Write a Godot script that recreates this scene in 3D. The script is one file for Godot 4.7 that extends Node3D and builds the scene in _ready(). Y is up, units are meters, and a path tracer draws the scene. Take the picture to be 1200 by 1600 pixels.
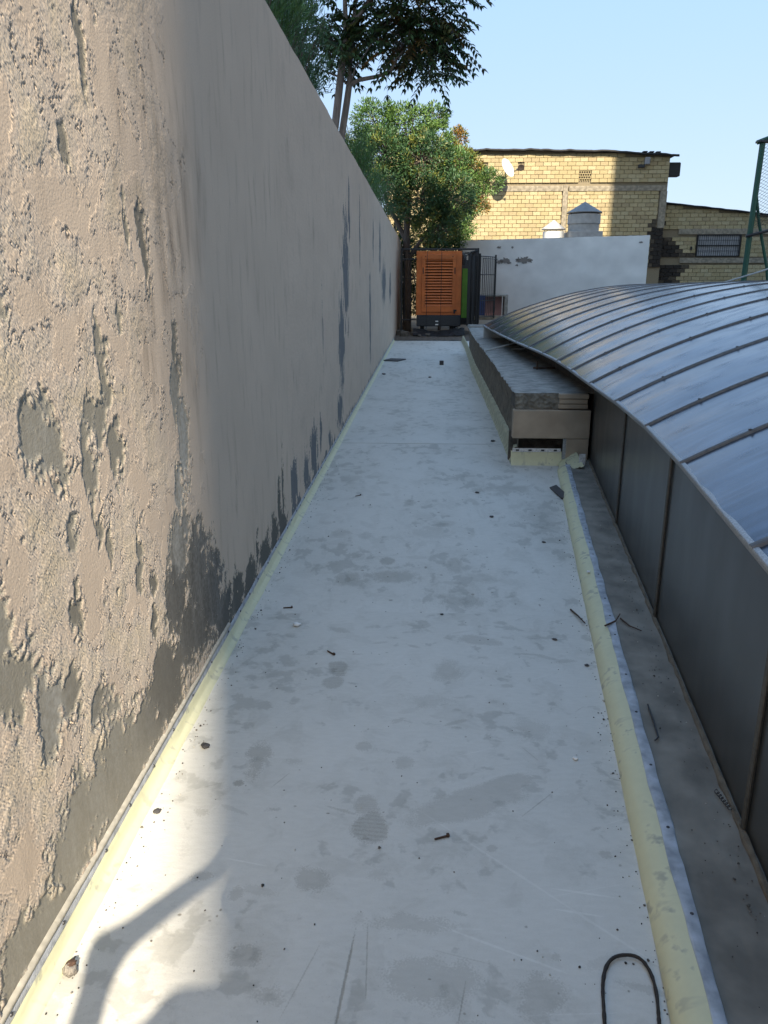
extends Node3D
# A narrow waterproofed roof alley between a peeling retaining wall and a metal vault.

var rng := RandomNumberGenerator.new()
var taken := {}
var M := {}
var T := {}
const WALL_X := -0.890
const WALL_TOP := 3.07

# ---------------------------------------------------------------- mesh builder
class MB:
	var v := PackedVector3Array()
	var n := PackedVector3Array()
	var c := PackedColorArray()
	var u := PackedVector2Array()
	var ix := PackedInt32Array()
	var col := Color(1, 1, 1)
	func vert(p: Vector3, nn: Vector3, uv := Vector2.ZERO) -> int:
		v.append(p); n.append(nn); c.append(col); u.append(uv)
		return v.size() - 1
	func tri(a: Vector3, b: Vector3, d: Vector3, away := Vector3.INF):
		var nn := (d - a).cross(b - a).normalized()
		if away != Vector3.INF and nn.dot((a + b + d) / 3.0 - away) < 0.0:
			var t := b
			b = d
			d = t
			nn = -nn
		var i := vert(a, nn)
		vert(b, nn); vert(d, nn)
		ix.append_array([i, i + 1, i + 2])
	func quad(a: Vector3, b: Vector3, d: Vector3, e: Vector3, away := Vector3.INF):
		var nn := (d - a).cross(b - a).normalized()
		if nn.length_squared() < 0.5:
			nn = (e - a).cross(d - a).normalized()
		if away != Vector3.INF and nn.dot((a + b + d + e) / 4.0 - away) < 0.0:
			var t := b
			b = e
			e = t
			nn = -nn
		var i := vert(a, nn, Vector2(0, 0))
		vert(b, nn, Vector2(1, 0)); vert(d, nn, Vector2(1, 1)); vert(e, nn, Vector2(0, 1))
		ix.append_array([i, i + 1, i + 2, i, i + 2, i + 3])
	func box(at: Vector3, size: Vector3, bevel := 0.0, bs := Basis.IDENTITY):
		var h := size * 0.5
		var b: float = min(bevel, min(h.x, min(h.y, h.z)) * 0.9)
		var f := func(p: Vector3) -> Vector3: return at + bs * p
		if b <= 0.0:
			for ax in 3:
				for s in [-1.0, 1.0]:
					var q := []
					for k in [[-1, -1], [1, -1], [1, 1], [-1, 1]]:
						var p := Vector3.ZERO
						p[ax] = s * h[ax]
						p[(ax + 1) % 3] = k[0] * h[(ax + 1) % 3]
						p[(ax + 2) % 3] = k[1] * h[(ax + 2) % 3]
						q.append(f.call(p))
					quad(q[0], q[1], q[2], q[3], at)
			return
		var pt := func(s: Vector3, ax: int) -> Vector3:
			var p := Vector3(s.x * (h.x - b), s.y * (h.y - b), s.z * (h.z - b))
			p[ax] = s[ax] * h[ax]
			return f.call(p)
		for ax in 3:
			var a1 := (ax + 1) % 3
			var a2 := (ax + 2) % 3
			for s in [-1.0, 1.0]:
				var q := []
				for k in [[-1, -1], [1, -1], [1, 1], [-1, 1]]:
					var sg := Vector3.ZERO
					sg[ax] = s; sg[a1] = k[0]; sg[a2] = k[1]
					q.append(pt.call(sg, ax))
				quad(q[0], q[1], q[2], q[3], at)
			for s1 in [-1.0, 1.0]:
				for s2 in [-1.0, 1.0]:
					var lo := Vector3.ZERO
					lo[a1] = s1; lo[a2] = s2; lo[ax] = -1
					var hi := lo
					hi[ax] = 1
					quad(pt.call(lo, a1), pt.call(hi, a1), pt.call(hi, a2), pt.call(lo, a2), at)
		for sx in [-1.0, 1.0]:
			for sy in [-1.0, 1.0]:
				for sz in [-1.0, 1.0]:
					var s := Vector3(sx, sy, sz)
					tri(pt.call(s, 0), pt.call(s, 1), pt.call(s, 2), at)
	func tube(pts: Array, r0: float, r1: float, seg := 8, caps := true):
		var m := pts.size()
		var side := Vector3.ZERO
		var base := v.size()
		for i in m:
			var d: Vector3 = (pts[min(i + 1, m - 1)] - pts[max(i - 1, 0)]).normalized()
			if side == Vector3.ZERO:
				side = d.cross(Vector3.UP if absf(d.y) < 0.9 else Vector3.RIGHT).normalized()
			else:
				side = (side - d * side.dot(d)).normalized()
			var up := side.cross(d).normalized()
			var r := lerpf(r0, r1, float(i) / max(1, m - 1))
			for k in seg:
				var a := TAU * k / seg
				var o := side * cos(a) + up * sin(a)
				vert(pts[i] + o * r, o, Vector2(float(k) / seg, float(i) / m))
		for i in m - 1:
			for k in seg:
				var a := base + i * seg + k
				var b := base + i * seg + (k + 1) % seg
				ix.append_array([a, b, b + seg, a, b + seg, a + seg])
		if caps:
			for e in [0, m - 1]:
				var cn: Vector3 = (pts[0] - pts[1]).normalized() if e == 0 else (pts[m - 1] - pts[m - 2]).normalized()
				var ci := vert(pts[e], cn)
				for k in seg:
					vert(v[base + e * seg + k], cn)
				for k in seg:
					var a := ci + 1 + k
					var b := ci + 1 + (k + 1) % seg
					if e == 0: ix.append_array([ci, b, a])
					else: ix.append_array([ci, a, b])
	func lathe(at: Vector3, prof: Array, seg := 24):
		# prof: Vector2(radius, height) from the bottom up
		for i in prof.size() - 1:
			var a: Vector2 = prof[i]
			var b: Vector2 = prof[i + 1]
			var d := (b - a).normalized()
			var base := v.size()
			for k in seg + 1:
				var t := TAU * k / seg
				var o := Vector3(cos(t), 0, sin(t))
				var nn := (o * d.y - Vector3.UP * d.x).normalized()
				vert(at + o * a.x + Vector3.UP * a.y, nn, Vector2(float(k) / seg, 0))
				vert(at + o * b.x + Vector3.UP * b.y, nn, Vector2(float(k) / seg, 1))
			for k in seg:
				var q := base + k * 2
				ix.append_array([q, q + 3, q + 1, q, q + 2, q + 3])
	func grid(nu: int, nv: int, f: Callable, flip := false, uvs := Vector2.ONE):
		var base := v.size()
		var p := PackedVector3Array()
		p.resize(nu * nv)
		for j in nv:
			for i in nu:
				p[j * nu + i] = f.call(float(i) / (nu - 1), float(j) / (nv - 1))
		for j in nv:
			for i in nu:
				var du := p[j * nu + min(i + 1, nu - 1)] - p[j * nu + max(i - 1, 0)]
				var dv := p[min(j + 1, nv - 1) * nu + i] - p[max(j - 1, 0) * nu + i]
				var nn := dv.cross(du).normalized()
				vert(p[j * nu + i], -nn if flip else nn, Vector2(float(i) / (nu - 1), float(j) / (nv - 1)) * uvs)
		for j in nv - 1:
			for i in nu - 1:
				var a := base + j * nu + i
				if flip: ix.append_array([a, a + nu + 1, a + 1, a, a + nu, a + nu + 1])
				else: ix.append_array([a, a + 1, a + nu + 1, a, a + nu + 1, a + nu])
	func leaf(p: Vector3, d: Vector3, nn: Vector3, l: float, w: float):
		# a pointed leaf folded a little along its rib
		var s := d.cross(nn).normalized() * w * 0.5
		var mid := p + d * l * 0.45
		var dip := nn * w * 0.18
		var i := vert(p, nn)
		vert(mid - s + dip, (nn + s.normalized() * 0.4).normalized())
		vert(p + d * l - dip, nn)
		vert(mid + s + dip, (nn - s.normalized() * 0.4).normalized())
		ix.append_array([i, i + 1, i + 2, i, i + 2, i + 3])
	func mesh(colours := false) -> ArrayMesh:
		var a := []
		a.resize(Mesh.ARRAY_MAX)
		a[Mesh.ARRAY_VERTEX] = v
		a[Mesh.ARRAY_NORMAL] = n
		a[Mesh.ARRAY_TEX_UV] = u
		if colours: a[Mesh.ARRAY_COLOR] = c
		a[Mesh.ARRAY_INDEX] = ix
		var m := ArrayMesh.new()
		m.add_surface_from_arrays(Mesh.PRIMITIVE_TRIANGLES, a)
		return m

# ---------------------------------------------------------------- node helpers
func numbered(called: String) -> String:
	if not taken.has(called):
		taken[called] = 0
		return called
	taken[called] += 1
	return "%s_%03d" % [called, taken[called]]

func tag(o: Node, label := "", category := "", group := "", kind := ""):
	if label: o.set_meta("label", label)
	if category: o.set_meta("category", category)
	if group: o.set_meta("group", group)
	if kind: o.set_meta("kind", kind)

func thing(called: String, label: String, category: String, at := Vector3.ZERO, turn := 0.0, group := "") -> Node3D:
	var o := Node3D.new()
	o.name = numbered(called)
	add_child(o)
	o.position = at
	o.rotation.y = turn
	tag(o, label, category, group)
	return o

func part(called: String, m, material: Material, parent: Node, at := Vector3.ZERO, colours := false) -> MeshInstance3D:
	var o := MeshInstance3D.new()
	o.name = called
	o.mesh = m.mesh(colours) if m is MB else m
	o.material_override = material
	o.position = at
	parent.add_child(o, true)
	return o

func solo(called: String, m, material: Material, label: String, category: String, at := Vector3.ZERO, group := "", colours := false) -> MeshInstance3D:
	var o := MeshInstance3D.new()
	o.name = numbered(called)
	o.mesh = m.mesh(colours) if m is MB else m
	o.material_override = material
	o.position = at
	add_child(o)
	tag(o, label, category, group)
	return o

func structure(called: String, m, material: Material, at := Vector3.ZERO) -> MeshInstance3D:
	var o := MeshInstance3D.new()
	o.name = numbered(called)
	o.mesh = m.mesh() if m is MB else m
	o.material_override = material
	o.position = at
	add_child(o)
	o.set_meta("kind", "structure")
	return o

func boxm(size: Vector3, bevel := 0.0, at := Vector3.ZERO) -> MB:
	var b := MB.new()
	b.box(at, size, bevel)
	return b

func rnd(a: float, b: float) -> float:
	return rng.randf_range(a, b)

# ---------------------------------------------------------------- materials
func nz(s: int, freq: float, oct := 4, warp := 0.0, type := FastNoiseLite.TYPE_SIMPLEX_SMOOTH) -> FastNoiseLite:
	var f := FastNoiseLite.new()
	f.seed = s
	f.noise_type = type
	f.frequency = freq
	f.fractal_octaves = oct
	f.fractal_type = FastNoiseLite.FRACTAL_FBM
	if warp > 0.0:
		f.domain_warp_enabled = true
		f.domain_warp_amplitude = warp
		f.domain_warp_frequency = freq * 0.8
		f.domain_warp_fractal_octaves = 3
	return f

func bytes(s: int, freq: float, w: int, h: int, oct := 4, warp := 0.0, sx := 1, sy := 1, gain := 0.5) -> PackedByteArray:
	# a noise picture as bytes, made sx / sy times smaller and stretched
	var fn := nz(s, freq, oct, warp)
	fn.fractal_gain = gain
	var im := fn.get_image(max(8, w / sx), max(8, h / sy), false, false, true)
	im.convert(Image.FORMAT_L8)
	if sx > 1 or sy > 1: im.resize(w, h, Image.INTERPOLATE_CUBIC)
	return im.get_data()

func tint(s: int, freq: float, oct: int, lo: float, gain := 1.0, side := 512, sx := 1, sy := 1) -> ImageTexture:
	# a seamless grey multiplier between lo and 1 (linear), stored as sRGB
	var im := nz(s, freq, oct).get_seamless_image(side / sx, side / sy, false, false, 0.15, true)
	im.convert(Image.FORMAT_L8)
	if sx > 1 or sy > 1: im.resize(side, side, Image.INTERPOLATE_CUBIC)
	var d := im.get_data()
	var table := PackedByteArray()
	table.resize(256)
	for k in 256:
		var x: float = clampf((k / 255.0 - 0.5) * gain + 0.5, 0, 1)
		table[k] = int(255.0 * Color(lerpf(lo, 1, x), 0, 0).linear_to_srgb().r)
	for k in d.size(): d[k] = table[d[k]]
	im = Image.create_from_data(side, side, false, Image.FORMAT_L8, d)
	im.convert(Image.FORMAT_RGB8)
	return ImageTexture.create_from_image(im)

func mat(r: float, g: float, b: float, rough := 0.8, metal := 0.0) -> StandardMaterial3D:
	# base colour in linear light
	var m := StandardMaterial3D.new()
	m.albedo_color = Color(r, g, b).linear_to_srgb()
	m.roughness = rough
	m.metallic = metal
	return m

func worn(m: StandardMaterial3D, tex: Texture2D, scale: float, bump := 0.0, detail: Texture2D = null) -> StandardMaterial3D:
	m.albedo_texture = tex
	m.uv1_triplanar = true
	m.uv1_world_triplanar = true
	m.uv1_scale = Vector3.ONE * scale
	if bump > 0.0:
		m.heightmap_enabled = true
		m.heightmap_texture = detail if detail else tex
		m.heightmap_scale = bump
	return m

func tinted() -> StandardMaterial3D:
	var m := StandardMaterial3D.new()
	m.vertex_color_use_as_albedo = true
	return m

func make_materials():
	T.grain = tint(11, 0.03, 5, 0.62, 1.3)
	T.blotch = tint(12, 0.012, 5, 0.55, 1.5)
	T.soft = tint(13, 0.008, 4, 0.75, 1.4)
	T.streak = tint(14, 0.02, 4, 0.55, 1.5, 512, 1, 8)
	T.pits = tint(15, 0.09, 3, 0.45, 1.9)
	M.concrete = worn(mat(0.34, 0.325, 0.295, 0.9), T.blotch, 0.9, 0.5, T.pits)
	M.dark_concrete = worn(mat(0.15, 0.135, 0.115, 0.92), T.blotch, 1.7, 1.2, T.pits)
	M.ledge = worn(mat(0.29, 0.265, 0.225, 0.85), T.blotch, 0.7, 0.15, T.pits)
	M.mortar = worn(mat(0.20, 0.165, 0.12, 0.95), T.blotch, 2.3, 0.6, T.pits)
	M.tan = worn(mat(0.43, 0.345, 0.255, 0.7), T.soft, 0.8, 0.05, T.grain)
	M.wall_plain = worn(mat(0.43, 0.365, 0.29, 0.9), T.blotch, 0.35, 0.3, T.pits)
	M.membrane = worn(mat(1.0, 1.0, 1.0, 0.6), membrane_picture(), 0.85)
	M.tape = worn(mat(0.50, 0.52, 0.56, 0.75), T.blotch, 3.0, 0.2, T.pits)
	M.white_tape = worn(mat(0.78, 0.78, 0.78, 0.5), T.grain, 3.0)
	M.metal_dark = mat(0.07, 0.07, 0.075, 0.45, 0.6)
	M.black = worn(mat(0.02, 0.02, 0.021, 0.55), T.grain, 2.0)
	M.rust = worn(mat(0.10, 0.055, 0.035, 0.85), T.pits, 4.0)
	M.slate = worn(mat(0.075, 0.07, 0.07, 0.7), T.blotch, 5.0)
	M.stone = worn(mat(0.30, 0.27, 0.235, 0.9), T.pits, 4.0, 0.6)
	M.white = mat(0.75, 0.75, 0.74, 0.6)
	M.soil = worn(mat(0.16, 0.125, 0.085, 0.95), T.blotch, 0.6, 1.0, T.pits)
	M.ground = worn(mat(0.20, 0.185, 0.16, 0.95), T.blotch, 0.25, 1.0, T.pits)
	M.bark = worn(mat(0.17, 0.135, 0.11, 0.9), T.streak, 3.0, 0.8, T.pits)
	M.pale_bark = worn(mat(0.34, 0.29, 0.26, 0.85), T.streak, 2.0, 0.5, T.pits)
	M.leaf = tinted()
	M.leaf.roughness = 0.5
	M.leaf.backlight = Color(0.35, 0.45, 0.15)
	M.leaf.cull_mode = BaseMaterial3D.CULL_DISABLED
	M.orange = worn(mat(0.62, 0.165, 0.035, 0.45), T.soft, 0.6)
	M.plastic_dark = worn(mat(0.035, 0.04, 0.047, 0.5), T.grain, 1.5)
	M.white_wall = worn(mat(0.78, 0.77, 0.73, 0.85), T.soft, 0.25, 0.15, T.grain)
	M.green = worn(mat(0.015, 0.085, 0.05, 0.5), T.grain, 3.0)
	M.glass = mat(0.02, 0.022, 0.025, 0.08)

func membrane_picture() -> ImageTexture:
	# yellow membrane with grey scuffs and specks rubbed into it
	var w := 512
	var a := nz(16, 0.010, 5, 20.0).get_seamless_image(w, w, false, false, 0.15, true)
	var g := nz(17, 0.05, 4).get_seamless_image(w, w, false, false, 0.15, true)
	a.convert(Image.FORMAT_L8)
	g.convert(Image.FORMAT_L8)
	var da := a.get_data()
	var dg := g.get_data()
	var im := Image.create_empty(w, w, false, Image.FORMAT_RGB8)
	for k in w * w:
		var p := da[k] / 255.0
		var q := dg[k] / 255.0
		var c := Color(0.64, 0.62, 0.41) * (0.86 + 0.14 * p + 0.10 * q)
		var scuff := clampf((p * 0.62 + q * 0.5 - 0.70) * 8.0, 0.0, 0.85)
		c = c.lerp(Color(0.26, 0.26, 0.235), scuff)
		im.set_pixel(k % w, k / w, Color(c.r, c.g, c.b).linear_to_srgb())
	return ImageTexture.create_from_image(im)

func _ready():
	rng.seed = 7
	# ------------------------------------------------------------ camera
	var cam := Camera3D.new()
	cam.name = "camera"
	cam.position = Vector3(0, 1.6, 0)
	cam.rotation = Vector3(deg_to_rad(-16.54), deg_to_rad(2.92), 0)
	cam.fov = 67.29
	cam.near = 0.02
	cam.far = 900.0
	add_child(cam)
	cam.current = true
	# ------------------------------------------------------------ sky, sun, exposure
	var sm := ProceduralSkyMaterial.new()
	sm.sky_top_color = Color(0.180, 0.305, 0.50).linear_to_srgb()
	sm.sky_horizon_color = Color(0.355, 0.42, 0.46).linear_to_srgb()
	sm.sky_curve = 0.15
	sm.sky_energy_multiplier = 1.08
	sm.ground_horizon_color = Color(0.62, 0.68, 0.72)
	sm.ground_bottom_color = Color(0.25, 0.23, 0.2)
	sm.sun_angle_max = 60.0
	sm.sun_curve = 0.25
	var sky := Sky.new()
	sky.sky_material = sm
	var env := Environment.new()
	env.background_mode = Environment.BG_SKY
	env.sky = sky
	env.tonemap_mode = Environment.TONE_MAPPER_LINEAR
	env.tonemap_exposure = 2.0
	env.sdfgi_enabled = true
	env.ssao_enabled = true
	env.ssil_enabled = true
	var we := WorldEnvironment.new()
	we.environment = env
	add_child(we)
	var sun := DirectionalLight3D.new()
	sun.name = "sun"
	sun.light_energy = 1.6
	sun.light_color = Color(1.0, 0.95, 0.86)
	sun.light_angular_distance = 0.7
	sun.shadow_enabled = true
	add_child(sun)
	var e := deg_to_rad(38.0)
	sun.look_at_from_position(Vector3.ZERO, Vector3(-0.254 * cos(e), -sin(e), -0.967 * cos(e)))
	# ------------------------------------------------------------ the place
	make_materials()
	build_ground()
	build_floor()
	build_retaining_wall()
	build_left_cove()
	build_right_ledge()
	build_vault()
	build_parapet()
	build_generator()
	build_cage()
	build_white_annex()
	build_block_houses()
	build_shade_blocks()
	build_plants()
	build_pole()
	build_small_things()
	build_grit()
	build_person()

# ---------------------------------------------------------------- ground and floor
func build_ground():
	var g := MB.new()
	g.quad(Vector3(-300, -0.03, -400), Vector3(300, -0.03, -400), Vector3(300, -0.03, 300), Vector3(-300, -0.03, 300))
	structure("ground", g, M.ground)
	var t := MB.new()
	var f := nz(3, 0.6, 4)
	t.grid(60, 90, func(a, b): return Vector3(lerpf(-40, -1.22, a), 2.86 + 0.1 * f.get_noise_2d(a * 40, b * 40), lerpf(6, -60, b)), true)
	structure("terrace_soil", t, M.soil)
	# rubble strip between the end of the screed and the generator
	var r := MB.new()
	var q := nz(4, 5.0, 4)
	r.grid(40, 30, func(a, b): return Vector3(lerpf(-0.93, 2.6, a), 0.012 + 0.03 * absf(q.get_noise_2d(a * 3, b * 3)) + 0.05 * b * b, lerpf(-23.0, -25.9, b)), true)
	structure("dirt_strip", r, worn(mat(0.17, 0.14, 0.11, 0.95), T.blotch, 1.2, 1.5, T.pits))

func smooth(a: float, b: float, x: float) -> float:
	var t := clampf((x - a) / (b - a), 0, 1)
	return t * t * (3 - 2 * t)

func screed_picture(x0: float, x1: float, zf: float, zn: float, w: int, h: int, s: int, marks: Array) -> Array:
	var mx := (x1 - x0) / w
	var mz := (zn - zf) / h
	# metres per pixel set the noise scale; z may be coarser than x
	var k := maxi(1, roundi(mz / mx))
	var big := bytes(s, 1.1 * mx, w, h * k, 4, 0.0, 4, 4 * k) if k > 1 else bytes(s, 4.4 * mx, w, h, 4, 0.0, 4, 4)
	if big.size() != w * h: big = bytes(s, 4.4 * mx, w, h, 4, 0.0, 4, 4)
	var patch := bytes(s + 1, 7.0 * mx, w, h, 6, 40.0)
	var smear := bytes(s + 2, 16.0 * mx * 3, w, h, 5, 0.0, 3, 1)
	var swirl := bytes(s + 5, 5.0 * mx, w, h, 5, 120.0)
	var fine := bytes(s + 3, 150.0 * mx, w, h, 3)
	var grit := bytes(s + 4, 420.0 * mx, w, h, 2)
	var dirt := PackedFloat32Array()
	dirt.resize(w * h)
	var lite := PackedFloat32Array()
	lite.resize(w * h)
	for q in marks:
		var at := Vector2(q.x, q.z)
		var rx: float = q.rx
		var rz: float = q.rz
		var ca := cos(q.get("turn", 0.0))
		var sa := sin(q.get("turn", 0.0))
		var reach: float = max(rx, rz) * 1.5
		var i0 := clampi(int((at.x - reach - x0) / mx), 0, w - 1)
		var i1 := clampi(int((at.x + reach - x0) / mx), 0, w - 1)
		var j0 := clampi(int((at.y - reach - zf) / mz), 0, h - 1)
		var j1 := clampi(int((at.y + reach - zf) / mz), 0, h - 1)
		var pow_: float = q.get("a", 0.6)
		var ring: float = q.get("ring", 0.0)
		var rag: float = q.get("rag", 0.5)
		var light: bool = q.get("light", false)
		var tread: float = q.get("tread", 0.0)
		for j in range(j0, j1 + 1):
			for i in range(i0, i1 + 1):
				var dx := x0 + i * mx - at.x
				var dz := zf + j * mz - at.y
				var lx := (dx * ca + dz * sa) / rx
				var lz := (-dx * sa + dz * ca) / rz
				var d := sqrt(lx * lx + lz * lz)
				var o := j * w + i
				var nn := (patch[o] / 255.0 - 0.5) * rag + (fine[o] / 255.0 - 0.5) * rag * 0.7
				var m := 0.0
				if ring > 0.0:
					m = 1.0 - smooth(ring * 0.3, ring, absf(d - 1.0) + nn * ring * 1.2)
					if q.has("half"): m *= smooth(0.0, 0.35, lz * float(q.half) - absf(lx) * 0.2)
				else:
					m = 1.0 - smooth(0.72, 1.0, d + nn * 1.7)
				if tread > 0.0:
					m *= 0.45 + 0.55 * (1.0 if grit[o] > 128 + 40 * sin(lz * tread) else 0.35)
				if light: lite[o] = maxf(lite[o], m * pow_)
				else: dirt[o] = maxf(dirt[o], m * pow_)
	var rough_y := PackedByteArray()
	rough_y.resize(w * h)
	var out := PackedByteArray()
	out.resize(w * h * 3)
	# colour tables are linear; the square root table turns them to sRGB bytes
	var tab := PackedByteArray()
	tab.resize(1025)
	for i in 1025: tab[i] = int(255.0 * Color(i / 1024.0, 0, 0).linear_to_srgb().r)
	for o in w * h:
		var b := big[o] * 0.0039216
		var p := patch[o] * 0.0039216
		var m := smear[o] * 0.0039216
		var f := fine[o] * 0.0039216
		var y := swirl[o] * 0.0039216
		var wear := clampf((p * 0.62 + b * 0.34 + m * 0.12 - 0.635) * 12.0, 0.0, 1.0)
		var spots := clampf((f + b * 0.25 - 0.93) * 9.0, 0.0, 1.0)
		var wash := clampf((y - 0.52) * 3.0, 0.0, 1.0)
		var clean := 0.54 + 0.06 * (1.0 - b) + 0.05 * (m - 0.5) + 0.045 * (f - 0.5) + 0.10 * lite[o] - 0.055 * wash
		wear = maxf(wear * (0.55 + 0.45 * f), spots * 0.9)
		var d := dirt[o]
		var r := (clean + 0.018) * (1.0 - 0.27 * wear) * (1.0 - 0.55 * d)
		var g := (clean + 0.002) * (1.0 - 0.27 * wear) * (1.0 - 0.57 * d)
		var bl := (clean - 0.044) * (1.0 - 0.28 * wear) * (1.0 - 0.61 * d)
		if grit[o] > 238 and b > 0.45:
			r *= 0.6
			g *= 0.58
			bl *= 0.55
		out[o * 3] = tab[clampi(int(r * 1024), 0, 1024)]
		out[o * 3 + 1] = tab[clampi(int(g * 1024), 0, 1024)]
		out[o * 3 + 2] = tab[clampi(int(bl * 1024), 0, 1024)]
		rough_y[o] = clampi(int(128 + 60 * (m - 0.5) - 50 * wear + 40 * (f - 0.5) - 60 * d), 0, 255)
	var im := Image.create_from_data(w, h, false, Image.FORMAT_RGB8, out)
	var hi := Image.create_from_data(w, h, false, Image.FORMAT_L8, rough_y)
	hi.convert(Image.FORMAT_RGB8)
	return [ImageTexture.create_from_image(im), ImageTexture.create_from_image(hi)]

func screed_material(pics: Array, bump: float) -> StandardMaterial3D:
	var m := StandardMaterial3D.new()
	m.albedo_texture = pics[0]
	m.roughness = 0.72
	m.heightmap_enabled = true
	m.heightmap_texture = pics[1]
	m.heightmap_scale = bump
	m.texture_repeat = false
	return m

func sheet(x0: float, x1: float, zf: float, zn: float, y: float, mesh: ArrayMesh, material: Material, drop := 0.0):
	var b := MB.new()
	b.quad(Vector3(x0, y, zf), Vector3(x1, y, zf), Vector3(x1, y, zn), Vector3(x0, y, zn))
	if drop > 0.0:
		b.quad(Vector3(x0, y, zn), Vector3(x1, y, zn), Vector3(x1, y - drop, zn), Vector3(x0, y - drop, zn))
		b.quad(Vector3(x1, y, zf), Vector3(x0, y, zf), Vector3(x0, y - drop, zf), Vector3(x1, y - drop, zf))
	var a := []
	a.resize(Mesh.ARRAY_MAX)
	a[Mesh.ARRAY_VERTEX] = b.v
	a[Mesh.ARRAY_NORMAL] = b.n
	a[Mesh.ARRAY_TEX_UV] = b.u
	a[Mesh.ARRAY_INDEX] = b.ix
	mesh.add_surface_from_arrays(Mesh.PRIMITIVE_TRIANGLES, a)
	mesh.surface_set_material(mesh.get_surface_count() - 1, material)

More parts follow.
